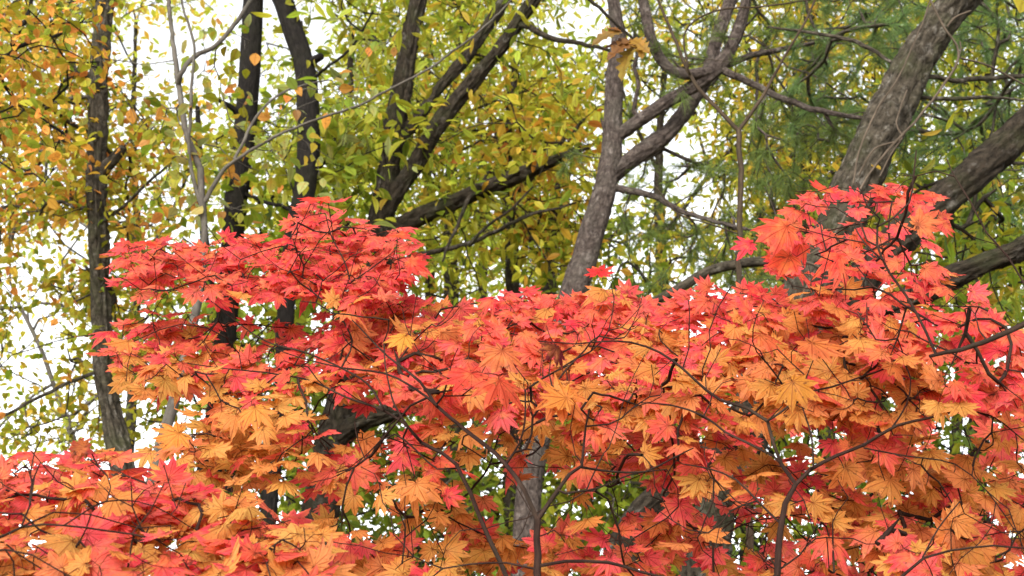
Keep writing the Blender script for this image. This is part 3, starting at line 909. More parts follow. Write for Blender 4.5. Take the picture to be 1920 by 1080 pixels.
maple(t, [(P5, 165, 1.85, 2.5, dict(mind=14, tilt=36, ts=20, slope=True, size=.05, per=3.2, gaps=G5))],
      [((160, 838), (120, 830), 1.95, (150, 36, 46), (.3, -.8, .3)), ((140, 840), (165, 815), 1.95, (160, 38, 48), (-.2, -.8, .3))], 60)

# thin maple saplings
t = Tree('maple_sapling', 'thin maple sapling with sparse orange leaves left of the forked maple stem', 'sapling', 2.7, B_MAPLE, None, (0, 0))
t.limb([(746, 1200, 6), (752, 1080, 5), (760, 990, 4.5)], trunk=True)
t.limb([(760, 990, 4), (740, 940, 4), (700, 890, 3.5), (672, 830, 3), (665, 790, 2.5)], .1)
t.limb([(757, 1010, 3.5), (800, 975, 3), (845, 960, 3), (848, 900, 2.5)], .1)
maple(t, [([(600, 880), (700, 850), (880, 880), (900, 1090), (580, 1090)], 14, 2.6, 3.2, dict(mind=26, tilt=62, ts=18, size=.048, per=2.6, gaps=LOWGAP))])
t = Tree('maple_sapling', 'thin maple sapling with small red leaves beside the Y-shaped stem', 'sapling', 2.8, B_MAPLE, None, (0, 0))
t.limb([(1342, 1200, 7), (1338, 1080, 6), (1337, 1015, 5)], trunk=True)
t.limb([(1337, 1015, 4.5), (1300, 990, 4), (1260, 950, 3), (1220, 930, 2.5)], .2)
t.limb([(1337, 1015, 4.5), (1390, 985, 4), (1450, 970, 3), (1560, 960, 2.5)], .3)
maple(t, [([(1180, 880), (1400, 860), (1640, 900), (1640, 1090), (1190, 1090)], 30, 2.8, 3.8, dict(mind=26, tilt=50, ts=18, size=.046, per=2.6, gaps=G2, dk=.5))])
t = Tree('maple_sapling', 'slanting maple sapling low in the right corner', 'sapling', 2.3, B_MAPLE, None, (-.2, 0))
t.limb([(1640, 1200, 9), (1690, 1078, 8), (1730, 1045, 7), (1780, 1030, 6), (1860, 1022, 5), (1950, 1030, 4)], trunk=True)
t.limb([(1730, 1045, 5), (1760, 990, 4), (1800, 940, 3)], .1)
maple(t, [([(1660, 900), (1960, 880), (1960, 1100), (1680, 1100)], 20, 2.3, 2.9, dict(mind=26, tilt=60, ts=18, size=.05, per=2.6, gaps=G2, dk=.5))])

# ------------------------------------------------------------------ trees behind
GAPS = [(295, 95, 90, 90, .7), (235, 60, 40, 55, .6), (425, 130, 35, 70, .65), (110, 455, 70, 45, .85), (40, 490, 45, 35, .7), (30, 570, 40, 70, .9), (60, 720, 70, 60, .8), (110, 640, 60, 40, .7),
        (600, 70, 45, 55, .85), (640, 160, 60, 40, .6), (1090, 40, 75, 50, .95), (1280, 255, 42, 46, .95), (1315, 370, 60, 50, .8), (1235, 500, 70, 50, .7), (1130, 470, 60, 60, .4),
        (1840, 130, 50, 25, .6), (1790, 190, 70, 40, .6), (1640, 160, 50, 30, .5), (300, 380, 70, 50, .6), (400, 420, 50, 60, .7), (210, 460, 40, 40, .8), (1560, 390, 40, 30, .5),
        (660, 860, 40, 40, .6), (870, 790, 90, 50, .85), (740, 960, 60, 60, .6), (690, 990, 40, 50, .6), (230, 740, 60, 70, .4), (520, 180, 40, 40, .5), (720, 20, 60, 30, .3), (880, 290, 50, 30, .5)]


def palette_pick(pal, n):
    c, w_ = zip(*pal)
    c = np.array(c); w_ = np.array(w_, float) / sum(w_)
    i = rng.choice(len(c), n, p=w_)
    j = rng.choice(len(c), n, p=w_)
    return c[i] * .75 + c[j] * .25


def crown_leaves(tree, shapes, per, size, pal, spread, droop=.5, flat=.5, pal_fn=None, PX=None):
    P, D, part, ti = tree.tip_info()
    fol = {}
    for pid in np.unique(part):
        m = np.nonzero(part == pid)[0]
        k = np.repeat(m, rng.poisson(per, len(m)) + 1)
        n = len(k)
        off = rng.normal(0, 1, (n, 3)) * spread
        back = rng.random((n, 1)) * spread * 3
        pos = P[k] + off - D[k] * back
        tip = rng.normal(0, 1, (n, 3)) * .7 + off / spread * .5 + np.array([0, 0, -droop * 2])
        nor = rng.normal(0, 1, (n, 3)) * (1 - flat) + np.array([0, 0, 1]) * flat * 1.4
        s_ = size * (.65 + .6 * rng.random(n))
        if pal_fn is None:
            col = palette_pick(pal, n)
        else:
            col = pal_fn(PX[ti[k]], n)
        # each twig has its own tint
        tint = np.exp(rng.normal(0, .16, len(P)))[k][:, None]
        mb = MB()
        put_leaves(mb, shapes, pos, tip, nor, s_, np.clip(col * tint, .01, .9))
        fol[pid] = mb
    return fol


def crown_needles(tree, n, length, width, col):
    P, D, part, ti = tree.tip_info()
    fol = {}
    for pid in np.unique(part):
        m = part == pid
        mb = MB()
        put_needles(mb, P[m], D[m], n, length, width, np.array(col))
        fol[pid] = mb
    return fol


def spots(polys, Y0, Y1, mind=0):
    T, PX = [], []
    for poly, n in polys:
        p = scatter(poly, n, mind, GAPS)
        T.append(at_arr(p, Y0 + (Y1 - Y0) * rng.random(len(p)))); PX.append(p)
    return np.vstack(T), np.vstack(PX)


OLIVE = lin(150, 148, 40); GREEN = lin(112, 134, 36); DKGREEN = lin(80, 102, 36); YELGR = lin(186, 184, 58); GOLD = lin(200, 160, 56)
RUST = lin(170, 104, 40); ORA = lin(212, 138, 66); LIME = lin(166, 186, 64); PALEGR = lin(150, 160, 96)


def pal_left(px, n):
    warm = np.interp(px[:, 1], [0, 120, 300, 450, 620, 800], [.36, .52, .52, .36, .15, .08])
    warm = warm * np.interp(px[:, 0], [0, 250, 420], [1, .9, .35])
    a = palette_pick([(ORA, 1.8), (GOLD, 3), (RUST, 1), (OLIVE, 1)], n)
    b = palette_pick([(OLIVE, 3), (GREEN, 2), (GOLD, 1), (YELGR, 1)], n)
    return np.where((rng.random(n) < warm)[:, None], a, b)


G_B = 'trees of the wood behind the maples'
BOX = lambda x0, y0, x1, y1: [(x0, y0), (x1, y0), (x1, y1), (x0, y1)]

# left grey trunk
t = Tree('deciduous_tree', 'straight grey fissured trunk on the left among yellow and orange round leaves', 'tree', 8.0, B_GREY, G_B, (.15, 0), .003, .02)
t.limb([(235, 900, 52), (220, 830, 50), (200, 730, 46), (195, 640, 41), (188, 540, 40), (185, 440, 42), (180, 330, 40), (183, 220, 41), (186, 120, 42), (192, 40, 42), (195, -60, 42), (198, -400, 34)], trunk=True)
t.limb([(188, 325, 28), (212, 300, 24), (232, 277, 18)], -.1)
t.limb([(186, 180, 9), (120, 190, 9), (60, 215, 8), (-20, 230, 7)], -.3)
t.limb([(190, 420, 8), (240, 380, 7), (290, 330, 6), (330, 300, 4)], -.4)
t.limb([(195, 690, 8), (120, 720, 8), (60, 750, 7), (-30, 800, 6)], -.4)
T, PX = spots([(BOX(-60, 20, 150, 440), 190), (BOX(130, 130, 340, 440), 110), (BOX(-60, 440, 200, 640), 70), (BOX(160, 430, 360, 700), 80), (BOX(-40, 640, 330, 820), 50), (BOX(-60, -160, 330, 20), 30)], 7.75, 9.8)
t.grow(T, .12, .14, 2.4)
t.build(crown_leaves(t, ROUND, 8.5, .072, None, .085, .45, .45, pal_left, PX), M_LEFT)

# tree at the left edge
t = Tree('deciduous_tree', 'tree leaning in at the left edge with thin dark boughs and orange leaves', 'tree', 7.0, B_DARK, G_B, (-.2, 0), .003, .015)
t.limb([(-150, 900, 50), (-140, 500, 44), (-130, 200, 38), (-120, 0, 34), (-110, -300, 28)], trunk=True)
t.limb([(-130, 210, 16), (-60, 150, 14), (10, 108, 13), (45, 85, 9), (95, 72, 7), (140, 50, 5)], .2)
t.limb([(10, 108, 10), (35, 60, 9), (55, 10, 8), (65, -60, 7)], .1, ystart=.1)
t.limb([(-130, 150, 12), (-40, 190, 9), (60, 215, 8), (120, 250, 6)], .3)
T, PX = spots([(BOX(-80, -80, 200, 130), 55), (BOX(-80, 130, 130, 330), 45)], 6.0, 7.6)
t.grow(T, .12, .14, 2.4)
t.build(crown_leaves(t, ROUND, 8, .074, None, .08, .45, .45, pal_left, PX), M_LEFT)

# slim pale forked tree
t = Tree('young_tree', 'slender pale grey stem forking into whip-like branches', 'young tree', 6.4, B_PALE, None, (-.25, 0), .0018, .006)
t.limb([(290, 880, 25), (318, 780, 24), (335, 720, 23), (352, 650, 21), (372, 560, 17), (382, 480, 15), (384, 430, 14), (378, 370, 15), (376, 315, 14)], trunk=True)
t.limb([(376, 318, 13), (352, 240, 12), (340, 170, 11), (330, 100, 10), (322, 40, 9), (315, -40, 9), (300, -200, 7)], .2)
t.limb([(377, 385, 9), (358, 320, 8), (352, 250, 7), (355, 180, 7), (360, 100, 6), (355, 60, 6), (340, 10, 5), (330, -60, 4)], -.15)
t.limb([(382, 380, 10), (410, 330, 9), (440, 300, 8), (500, 265, 7), (560, 235, 6), (640, 205, 5.5), (720, 170, 5), (830, 105, 4.5), (940, 20, 4), (980, -30, 3)], -.3)
t.limb([(440, 297, 7), (480, 220, 6), (520, 180, 5), (570, 158, 4), (620, 150, 3)], .3, ystart=-.05)
t.limb([(338, 140, 10), (358, 105, 10), (400, 80, 9), (440, 35, 9), (475, -15, 8), (520, -80, 7)], .3, label='dark slanting branch')
T, PX = spots([(BOX(230, 20, 470, 300), 26), (BOX(400, 150, 680, 330), 18), (BOX(270, 300, 470, 430), 26), (BOX(560, 60, 760, 200), 10)], 6.3, 7.4)
t.grow(T, .1, .14, 2.2)
t.build(crown_leaves(t, ROUND, 3.2, .085, [(OLIVE, 2), (PALEGR, 1.5), (GREEN, 1.5), (ORA, .5), (RUST, .4)], .07, .6, .35), M_LEFT)

# two dark trunks
t = Tree('deciduous_tree', 'dark straight trunk rising beside the pale forked stem', 'tree', 9.2, B_DARK, G_B, (-.2, 0), .003, .02)
t.limb([(418, 700, 44), (428, 540, 45), (437, 440, 46), (448, 330, 47), (460, 230, 45), (468, 130, 43), (473, 40, 42), (476, -60, 40), (480, -350, 34)], trunk=True)
t.limb([(458, 235, 14), (440, 205, 12), (415, 190, 8), (390, 180, 5)], -.3)
t.limb([(448, 360, 9), (500, 380, 8), (560, 400, 7), (620, 420, 5)], -.5)
T, PX = spots([(BOX(400, 210, 700, 470), 85), (BOX(400, 470, 660, 760), 40), (BOX(460, -120, 600, 60), 10)], 8.7, 11)
t.grow(T, .14, .14, 2.6)
t.build(crown_leaves(t, WIDE, 6.5, .145, [(GREEN, 3), (OLIVE, 3), (DKGREEN, 1.5), (YELGR, 1), (LIME, .8)], .12, .4, .5), M_GREEN)
t = Tree('deciduous_tree', 'dark curving trunk with a broken stub near its top', 'tree', 8.6, B_DARK, G_B, (-.1, 0), .003, .02)
t.limb([(520, 800, 30), (530, 720, 32), (532, 640, 34), (540, 540, 38), (552, 440, 42), (572, 350, 45), (579, 270, 45), (577, 190, 45), (570, 120, 43), (550, 60, 41), (530, 0, 40), (512, -60, 38), (480, -300, 32)], trunk=True)
t.limb([(572, 132, 24), (590, 112, 18), (603, 105, 15)], -.1, label='broken stub')
t.limb([(574, 160, 8), (610, 130, 6), (660, 90, 5), (700, 20, 4)], -.4)
T, PX = spots([(BOX(560, -100, 760, 230), 36), (BOX(590, 220, 760, 420), 26)], 8.4, 10.5)
t.grow(T, .14, .14, 2.6)
t.build(crown_leaves(t, LANCE, 6, .17, [(GREEN, 2), (OLIVE, 3), (PALEGR, 1.5), (LIME, 1)], .12, .6, .4), M_GREEN)

# many-stemmed tree in the middle
t = Tree('deciduous_tree', 'large tree in the middle dividing low into several spreading boughs', 'tree', 9.4, B_BROWN, G_B, (-.25, 0), .003, .024)
t.limb([(610, 900, 74), (640, 760, 68), (680, 580, 62), (700, 490, 58), (718, 390, 52), (735, 280, 47), (748, 200, 45), (760, 120, 42), (772, 50, 38), (790, -40, 34), (810, -250, 28)], trunk=True, rough=.07)
t.limb([(708, 430, 40), (745, 360, 36), (790, 290, 35), (830, 220, 34), (880, 160, 33), (930, 100, 31), (970, 45, 29), (1000, 0, 27), (1040, -60, 25), (1120, -220, 20)], -.5, label='dark slanting bough')
t.limb([(738, 272, 28), (780, 225, 27), (815, 175, 27), (855, 130, 27), (900, 70, 26), (940, 10, 25), (965, -40, 23), (1000, -160, 18)], .3)
t.limb([(712, 445, 34), (790, 405, 39), (860, 375, 38), (930, 345, 36), (1000, 318, 30), (1050, 296, 20), (1085, 284, 10), (1105, 278, 5)], -.3, label='long low grey bough')
t.limb([(625, 830, 50), (670, 795, 46), (720, 778, 40), (790, 750, 30), (860, 700, 20)], -.6)
t.limb([(700, 500, 12), (800, 480, 11), (860, 465, 10), (920, 440, 9), (965, 415, 8), (1020, 395, 6), (1080, 380, 4)], -.7)
t.limb([(880, 460, 8), (915, 420, 6), (960, 390, 5), (1000, 350, 4)], -.3, ystart=-.4)
t.limb([(985, 48, 13), (1040, 70, 11), (1120, 90, 8), (1190, 115, 5)], -.3, ystart=-.4)
t.limb([(880, 370, 9), (850, 440, 7), (830, 490, 5)], -.3, ystart=-.3)
T, PX = spots([(BOX(640, -120, 1140, 250), 220), (BOX(620, 240, 1130, 520), 150), (BOX(560, 520, 1000, 760), 40)], 9.0, 12)
t.grow(T, .15, .14, 2.6)
t.build(crown_leaves(t, LANCE, 7.5, .14, [(OLIVE, 3), (GREEN, 3), (YELGR, 2), (LIME, 1.4), (GOLD, .9), (DKGREEN, .8)], .13, .5, .42), M_GREEN)

# golden oak behind the middle
t = Tree('oak_tree', 'golden brown oak crown between the spreading boughs and the reddish pine', 'oak tree', 11.0, B_BROWN, None, (.1, 0), .004, .02)
t.limb([(960, 900, 40), (965, 700, 36), (960, 500, 30), (950, 350, 24), (955, 220, 18), (970, 100, 12)], trunk=True)
t.limb([(952, 380, 14), (1000, 330, 11), (1050, 270, 8), (1100, 220, 5)], -.4)
t.limb([(958, 460, 12), (1020, 440, 9), (1080, 420, 6)], -.3)
T, PX = spots([(BOX(860, 150, 1180, 330), 80), (BOX(940, 320, 1130, 530), 60), (BOX(700, 140, 900, 260), 14), (BOX(1020, 240, 1130, 310), 12)], 9.0, 12)
t.grow(T, .16, .14, 2.6)
t.build(crown_leaves(t, WIDE, 7.5, .12, [(GOLD, 2), (RUST, 1.2), (OLIVE, 2.5), (YELGR, 2.2)], .13, .4, .5), M_GREEN)

# red barked pine
t = Tree('pine_tree', 'pine with reddish plated bark and heavy crossing limbs right of the middle', 'pine tree', 7.6, B_PINE, None, (-.2, 0), .003, .014)
t.limb([(995, 900, 50), (1030, 720, 54), (1060, 600, 57), (1085, 520, 57), (1108, 440, 52), (1130, 370, 49), (1145, 300, 46), (1149, 220, 38), (1154, 130, 33), (1160, 60, 31), (1148, -20, 28), (1140, -300, 22)], trunk=True)
t.limb([(1148, 262, 26), (1200, 225, 28), (1260, 185, 28), (1310, 155, 30), (1345, 125, 31), (1375, 80, 28), (1395, 20, 24), (1405, -40, 22), (1420, -200, 18)], -.3, label='smooth reddish limb')
t.limb([(1146, 330, 36), (1200, 288, 37), (1250, 250, 35), (1290, 200, 33), (1325, 140, 30), (1345, 70, 28), (1370, 0, 26), (1385, -60, 24), (1410, -240, 18)], .4)
t.limb([(1340, 132, 24), (1285, 140, 22), (1250, 125, 22), (1225, 85, 22), (1212, 30, 21), (1200, -40, 20), (1190, -160, 16)], -.2, ystart=-.15, label='dark curved limb')
t.limb([(1350, 128, 17), (1400, 150, 15), (1460, 180, 14), (1530, 208, 12), (1600, 222, 9), (1700, 230, 6)], -.4, ystart=-.15)
t.limb([(1138, 350, 17), (1200, 360, 14), (1260, 385, 12), (1330, 410, 10), (1400, 430, 8)], -.3)
t.limb([(1345, 125, 17), (1390, 110, 14), (1450, 95, 12), (1500, 85, 10), (1560, 70, 7)], .3, ystart=-.15)
t.limb([(1143, 275, 10), (1134, 250, 9), (1127, 222, 4)], -.05, label='dead snag')
t.limb([(1188, 208, 10), (1197, 160, 9), (1192, 115, 8), (1215, 60, 6)], -.2)
T, PX = spots([(BOX(1180, -60, 1700, 250), 170), (BOX(1170, 300, 1500, 560), 120), (BOX(1050, 270, 1150, 330), 6), (BOX(1400, 200, 1660, 360), 100)], 7.2, 9.6)
t.grow(T, .12, .14, 2.6)
t.build(crown_needles(t, 64, .11, .0026, lin(92, 110, 50)), M_NEEDLE)

# bare Y sapling
t = Tree('young_tree', 'thin bare brown stem forking into a tall Y before the pine', 'young tree', 5.0, B_TAN, None, (0, 0), .0016, .003)
t.limb([(1396, 760, 13), (1390, 500, 11), (1385, 245, 11)], trunk=True)
t.limb([(1385, 245, 9), (1340, 200, 8.5), (1300, 150, 8), (1265, 70, 7), (1235, 0, 6), (1215, -70, 5)], .1)
t.limb([(1385, 245, 8), (1430, 180, 7), (1470, 110, 5.5), (1515, 30, 5), (1550, -60, 4)], -.1)
t.limb([(1290, 130, 5), (1285, 60, 4), (1340, 20, 4), (1430, 12, 3.5), (1520, 0, 3)], -.1, label='pale whip')
t.limb([(1390, 440, 4), (1330, 420, 4), (1270, 400, 3), (1230, 350, 2.5)], .1, label='pale whip')
T, PX = spots([(BOX(1230, 20, 1360, 200), 3), (BOX(1400, 60, 1520, 200), 3)], 4.9, 5.2)
t.grow(T, .08, .2, 2.2)
t.build()

# big leaning trunks on the right
t = Tree('leaning_tree', 'thick leaning trunk with rough grey bark wrapped in thin vines', 'tree', 6.4, B_GREY, None, (-.35, 0), .003, .014)
t.limb([(1330, 1000, 96), (1400, 830, 100), (1480, 640, 104), (1535, 500, 105), (1590, 380, 104), (1650, 255, 101), (1700, 150, 94), (1755, 55, 86), (1830, -30, 80), (1930, -110, 74), (2150, -260, 60)], trunk=True, rough=.09)
t.limb([(1560, 470, 30), (1470, 488, 24), (1400, 492, 22), (1330, 508, 22), (1270, 543, 22), (1225, 565, 18)], .3, label='dark low limb')
t.limb([(1735, 145, 10), (1820, 150, 12), (1900, 142, 10), (1990, 130, 8)], .5)
t.limb([(1710, 180, 9), (1800, 186, 10), (1870, 184, 7), (1930, 190, 5)], .3)
t.limb([(1680, 120, 8), (1600, 78, 9), (1520, 62, 7), (1440, 50, 5)], .4)
T, PX = spots([(BOX(1640, -80, 1960, 330), 250), (BOX(1480, -80, 1720, 260), 150), (BOX(1780, 280, 1960, 480), 50)], 7.0, 9.2)
t.grow(T, .12, .14, 2.6)
t.build(crown_needles(t, 64, .11, .0026, lin(82, 108, 56)), M_NEEDLE)
t = Tree('leaning_tree', 'second leaning trunk slanting up to the right edge', 'tree', 5.9, B_BROWN, None, (-.5, 0), .003, .014)
t.limb([(1180, 1000, 66), (1300, 880, 72), (1430, 750, 76), (1560, 600, 80), (1660, 470, 84), (1740, 400, 80), (1800, 350, 77), (1870, 290, 76), (1940, 222, 75), (2030, 120, 70), (2150, -60, 60)], trunk=True, rough=.08)
t.limb([(1580, 610, 60), (1690, 565, 56), (1760, 532, 56), (1820, 506, 55), (1880, 482, 52), (1960, 445, 50), (2100, 380, 44)], -.2, label='lower limb')
T, PX = spots([(BOX(1800, 380, 1960, 620), 40), (BOX(1500, 250, 1960, 560), 50)], 6.4, 8.5)
t.grow(T, .12, .14, 2.4)
t.build(crown_leaves(t, LANCE, 5, .13, [(GREEN, 3), (DKGREEN, 2), (OLIVE, 2), (GOLD, .6)], .1, .4, .5), M_GREEN)

# vines on the thick leaning trunk
def vine(label, pts, Y, extra=()):
    root = None
    mb = MB()
    P = [at(x, y, Y + d) for x, y, wd, d in pts]
    r = [wd * .5 * px_m(Y) for x, y, wd, d in pts]
    Q, q = smooth_path(P, r, .03)
    Q = Q + np.cumsum(rng.normal(0, .0012, Q.shape), 0)
    tube(mb, Q, q, 6, .03)
    for e in extra:
        P = [at(x, y, Y + d) for x, y, wd, d in e]
        Q, q = smooth_path(P, [wd * .5 * px_m(Y) for x, y, wd, d in e], .03)
        tube(mb, Q, q, 6, .03)
    o = mb.build('climbing_vine', B_VINE)
    tag(o, label, 'vine', 'vines on the thick leaning trunk')


vine('thin pale vine stretched along the right side of the leaning trunk', [(1500, 560, 5, -.35), (1590, 400, 5, -.3), (1650, 300, 5, -.3), (1735, 205, 5, -.3), (1797, 108, 5, -.35), (1770, 50, 4, -.4), (1735, -20, 4, -.4)], 6.4,
     [[(1797, 108, 4, -.35), (1802, 92, 3, -.36), (1800, 78, 3, -.36)], [(1797, 108, 4, -.35), (1850, 122, 4, -.3), (1900, 148, 4, -.2), (1960, 180, 3, -.1)], [(1776, 50, 4, -.4), (1790, 33, 4, -.42), (1820, 20, 3, -.45)]])
vine('curling vine on the left edge of the leaning trunk', [(1600, 345, 4, -.2), (1610, 280, 4, -.2), (1640, 210, 4, -.2), (1680, 150, 3.5, -.22), (1720, 60, 3, -.25), (1745, -10, 3, -.25)], 6.4)
vine('vine crossing the front of the leaning trunk low down', [(1610, 330, 4, -.25), (1640, 280, 4, -.3), (1690, 262, 4, -.3), (1680, 230, 3, -.3), (1700, 170, 3, -.25)], 6.4, [[(1690, 262, 3, -.3), (1670, 290, 3, -.3), (1650, 330, 3, -.3)]])
vine('pale dead twig bundle hanging below the leaning trunk', [(1460, 520, 5, -.3), (1500, 490, 5, -.35), (1560, 512, 5, -.35)], 6.4, [[(1500, 490, 4, -.35), (1530, 470, 3, -.35), (1580, 455, 3, -.3)]])

# oak sprig hanging close, top centre
t = Tree('oak_sprig', 'hanging oak sprig with large yellow and brown lobed leaves at the top centre', 'oak sprig', 4.2, B_BROWN, None, (0, 0), .002, .004)
Q = np.array([at(1010, -140, 4.2), at(1060, -40, 4.2), at(1130, 20, 4.2), at(1180, 60, 4.2)])
t.limbs = []
t.limb([(1000, -900, 20), (1010, -400, 14), (1040, -80, 9), (1120, 10, 7), (1165, 60, 6), (1195, 80, 4)])
root = t.build() if False else None
mb = MB()
tube(mb, t.limbs[0]['P'], t.limbs[0]['r'], 8, .03)
o = mb.build('oak_sprig', B_BROWN)
tag(o, t.label, t.cat)
mb = MB()
spec = [((1195, 78), (1140, 125), 1.0, lin(140, 96, 50)), ((1195, 80), (1200, 128), .75, lin(176, 136, 50)), ((1190, 80), (1128, 86), .9, lin(120, 78, 40)), ((1165, 60), (1108, 72), .9, lin(150, 120, 60)), ((1190, 85), (1150, 138), .95, lin(166, 142, 56)), ((1185, 75), (1218, 98), .6, lin(176, 136, 50)), ((1165, 60), (1152, 36), .6, lin(150, 100, 50))]
for (a, b, sc, c) in spec:
    p0, p1 = at(*a, 4.2), at(*b, 4.2 - .03 + rng.normal(0, .04))
    put_leaves(mb, OAK, [p0], [p1 - p0], [np.array([rng.normal(0, .4), -.8, .6])], np.array([np.linalg.norm(p1 - p0) * .9]), np.array([c * .62]))
mb.build('foliage', M_LEFT, o)

# yellow leaf at the top right corner, on its own twig
mb = MB()
tube(mb, np.array([at(2040, -120, 1.8), at(1985, -50, 1.8), at(1950, -20, 1.8)]), np.array([.004, .003, .002]), 6, .02)
o = mb.build('leafy_twig', B_MAPLE)
tag(o, 'twig with one bright yellow-green leaf in the top right corner', 'twig')
mb = MB()
put_leaves(mb, [oval_shape(.42, .1, .1, .5, 3, .01)], [at(1945, -24, 1.8)], [at(1896, 50, 1.8) - at(1945, -24, 1.8)], [np.array([.1, -1, .1])], np.array([.068]), np.array([lin(186, 176, 44) * .62]))
mb.build('leaf', M_GREEN, o)

# far trees of the wood
G_F = 'far trees of the wood'


def far_tree(label, Y, trunk, limbs, polys, shapes, size, per, pal, bark, Yd=2.0, cat='tree'):
    polys = [(p, int(n * 2.2)) for p, n in polys]
    size *= .78
    t = Tree('far_tree', label, cat, Y, bark, G_F, (0, 0), .005, .03)
    t.limb(trunk, trunk=True)
    for L in limbs: t.limb(L, rng.normal(0, .5))
    T, PX = spots(polys, Y - Yd, Y + Yd)
    t.grow(T, .22, .14, 3.0)
    t.build(crown_leaves(t, shapes, per, size, pal, .2, .45, .45), M_GREEN)


far_tree('far tree with pale stems and sparse yellow leaves low at the left edge', 13, [(160, 900, 14), (125, 790, 12), (100, 720, 10), (75, 650, 9), (30, 560, 7)],
         [[(125, 790, 8), (180, 740, 7), (230, 690, 5)], [(100, 720, 7), (40, 760, 6), (-30, 830, 5)]],
         [(BOX(-60, 480, 260, 860), 60), (BOX(-60, -50, 340, 480), 70)], ROUND, .11, 7, [(YELGR, 3), (LIME, 2), (OLIVE, 2), (GOLD, 1)], B_PALE)
far_tree('far slim tree showing a dark stem below the left maple sprays', 14, [(445, 1050, 34), (432, 900, 32), (424, 780, 28), (400, 600, 24), (380, 400, 18), (370, 200, 10)],
         [[(424, 780, 12), (370, 700, 9), (310, 640, 6)]],
         [(BOX(260, 430, 620, 720), 110), (BOX(330, 640, 640, 1060), 120)], WIDE, .14, 7, [(GREEN, 3), (OLIVE, 2), (LIME, 2), (DKGREEN, 1)], B_DARK)
far_tree('far green tree filling the space behind the dark curving trunk', 16, [(600, 1000, 40), (630, 700, 34), (640, 450, 28), (650, 250, 20), (660, 60, 10)],
         [[(640, 420, 14), (560, 330, 10), (500, 260, 6)], [(645, 330, 12), (740, 250, 9), (820, 150, 6)]],
         [(BOX(480, 160, 760, 520), 110), (BOX(560, -100, 840, 200), 60)], LANCE, .2, 8, [(YELGR, 3), (LIME, 3), (OLIVE, 2), (GREEN, 2)], B_BROWN)
far_tree('far yellow-green tree behind the spreading boughs', 17, [(860, 1000, 40), (850, 700, 34), (845, 450, 30), (850, 200, 22), (870, -20, 12)],
         [[(846, 430, 14), (920, 330, 10), (1000, 200, 6)], [(848, 300, 12), (780, 180, 9), (730, 60, 6)]],
         [(BOX(720, -100, 1130, 260), 190), (BOX(700, 240, 1120, 560), 170)], LANCE, .2, 8, [(YELGR, 3), (LIME, 3), (OLIVE, 2), (GREEN, 2), (GOLD, 1)], B_BROWN)
far_tree('far tree whose grey trunk stands behind the forked maple stem', 12, [(985, 1150, 46), (995, 1000, 44), (1003, 880, 42), (1012, 740, 44), (1022, 620, 38), (1035, 480, 28), (1045, 300, 18)],
         [[(1008, 800, 16), (920, 840, 14), (840, 900, 11), (760, 960, 8)], [(1015, 700, 14), (1100, 780, 11), (1180, 860, 8)]],
         [(BOX(580, 720, 1000, 1090), 230), (BOX(1020, 760, 1280, 1090), 190), (BOX(1000, 400, 1240, 620), 40)], WIDE, .14, 7, [(GREEN, 3), (DKGREEN, 2), (OLIVE, 2), (LIME, 1)], B_GREY)
far_tree('far yellowish tree behind the pine limbs', 15, [(1260, 1000, 36), (1250, 700, 30), (1240, 500, 26), (1235, 300, 18), (1250, 80, 10)],
         [[(1240, 450, 12), (1320, 340, 9), (1400, 250, 6)], [(1238, 330, 10), (1190, 230, 8), (1150, 120, 5)]],
         [(BOX(1120, -80, 1420, 240), 80), (BOX(1330, 200, 1560, 520), 120), (BOX(1150, 400, 1330, 560), 30)], LANCE, .18, 7, [(YELGR, 2), (OLIVE, 3), (GREEN, 2), (GOLD, 1.5)], B_BROWN)
far_tree('far olive tree behind the thick leaning trunk', 14, [(1560, 1000, 40), (1545, 700, 34), (1520, 450, 28), (1510, 200, 20), (1530, -20, 12)],
         [[(1515, 400, 14), (1600, 260, 10), (1700, 120, 6)], [(1512, 260, 12), (1440, 160, 9), (1390, 60, 6)]],
         [(BOX(1380, -100, 1760, 200), 190), (BOX(1400, 180, 1700, 540), 170)], LANCE, .18, 8, [(OLIVE, 3), (GREEN, 2), (GOLD, 2), (YELGR, 1.5)], B_BROWN)
far_tree('far green tree at the right edge behind the leaning trunks', 13, [(1840, 1000, 40), (1830, 700, 34), (1840, 450, 28), (1850, 200, 20), (1870, -20, 12)],
         [[(1838, 480, 14), (1760, 380, 10), (1700, 300, 6)], [(1845, 300, 12), (1920, 200, 9), (1980, 100, 6)]],
         [(BOX(1680, -80, 1960, 300), 150), (BOX(1660, 280, 1960, 620), 150)], LANCE, .17, 8, [(GREEN, 3), (OLIVE, 3), (DKGREEN, 1.5), (YELGR, 1)], B_BROWN)
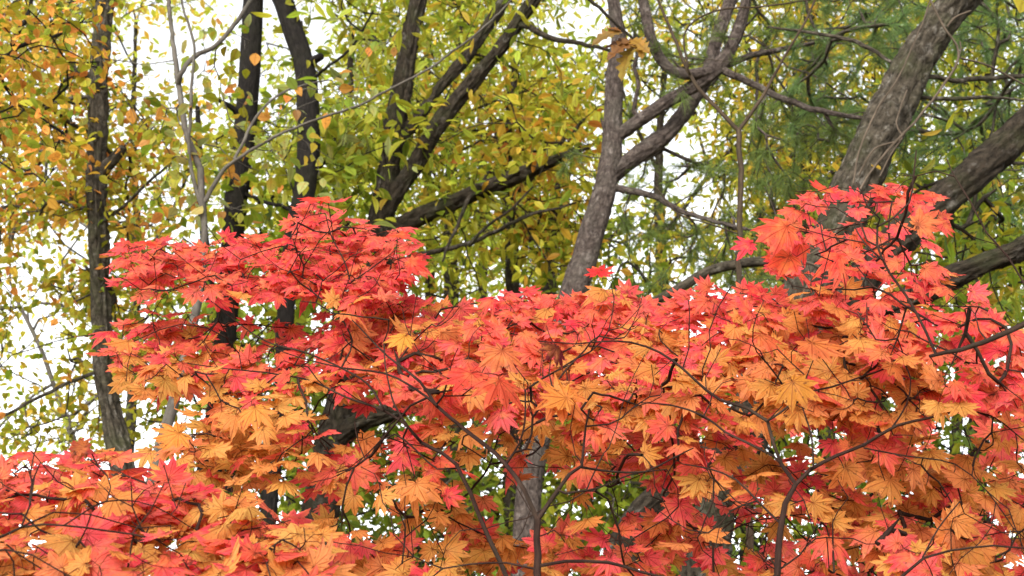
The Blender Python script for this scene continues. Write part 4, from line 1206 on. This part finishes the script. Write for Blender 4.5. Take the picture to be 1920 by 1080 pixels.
far_tree('far green tree showing through gaps low on the right', 11, [(1620, 1150, 34), (1640, 900, 30), (1650, 700, 24), (1660, 560, 16)],
         [[(1645, 800, 12), (1740, 740, 9), (1850, 720, 6)], [(1640, 880, 12), (1540, 860, 9), (1430, 820, 6)]],
         [(BOX(1260, 640, 1940, 1090), 260)], WIDE, .13, 7, [(GREEN, 3), (DKGREEN, 2), (OLIVE, 1)], B_DARK)

for lab, px, Y, box, n, pal in (
        ('distant pale yellow tree seen through the orange leaves on the left', 250, 20, (-60, -60, 420, 560), 300, [(YELGR, 3), (LIME, 3), (GOLD, 2), (PALEGR, 2)]),
        ('distant lime green tree between the two dark trunks', 560, 23, (380, 60, 720, 560), 230, [(LIME, 3), (YELGR, 3), (GREEN, 2)]),
        ('distant bright yellow-green tree behind the spreading boughs', 900, 24, (640, -100, 1150, 560), 420, [(LIME, 4), (YELGR, 4), (GREEN, 1), (GOLD, 1)]),
        ('distant green tree between the pine and the leaning trunk', 1420, 22, (1130, -100, 1660, 560), 330, [(LIME, 2), (YELGR, 2), (GREEN, 2), (OLIVE, 2)]),
        ('distant olive tree beyond the right hand leaning trunks', 1800, 20, (1600, -100, 1960, 560), 260, [(OLIVE, 3), (GREEN, 2), (YELGR, 2)]),
        ('distant green tree low behind the lower maple leaves', 800, 18, (540, 620, 1940, 1090), 330, [(GREEN, 3), (LIME, 2), (OLIVE, 2)])):
    x0, y0, x1, y1 = box
    t = Tree('distant_tree', lab, 'tree', Y, B_BROWN, G_F, (0, 0), .006, .03)
    t.limb([(px - 20, 1000, 24), (px, 700, 22), (px + 6, 450, 18), (px, 250, 13), (px + 5, 40, 7)], trunk=True)
    t.limb([(px, 520, 9), (px + 70, 400, 7), (px + 130, 260, 5)])
    t.limb([(px, 460, 9), (px - 80, 340, 7), (px - 130, 180, 5)])
    T, PX = spots([(BOX(*box), n)], Y - 2.5, Y + 2.5)
    t.grow(T, .3, .12, 3.0)
    t.build(crown_leaves(t, WIDE, 9, .17, pal, .28, .4, .5), M_GREEN)
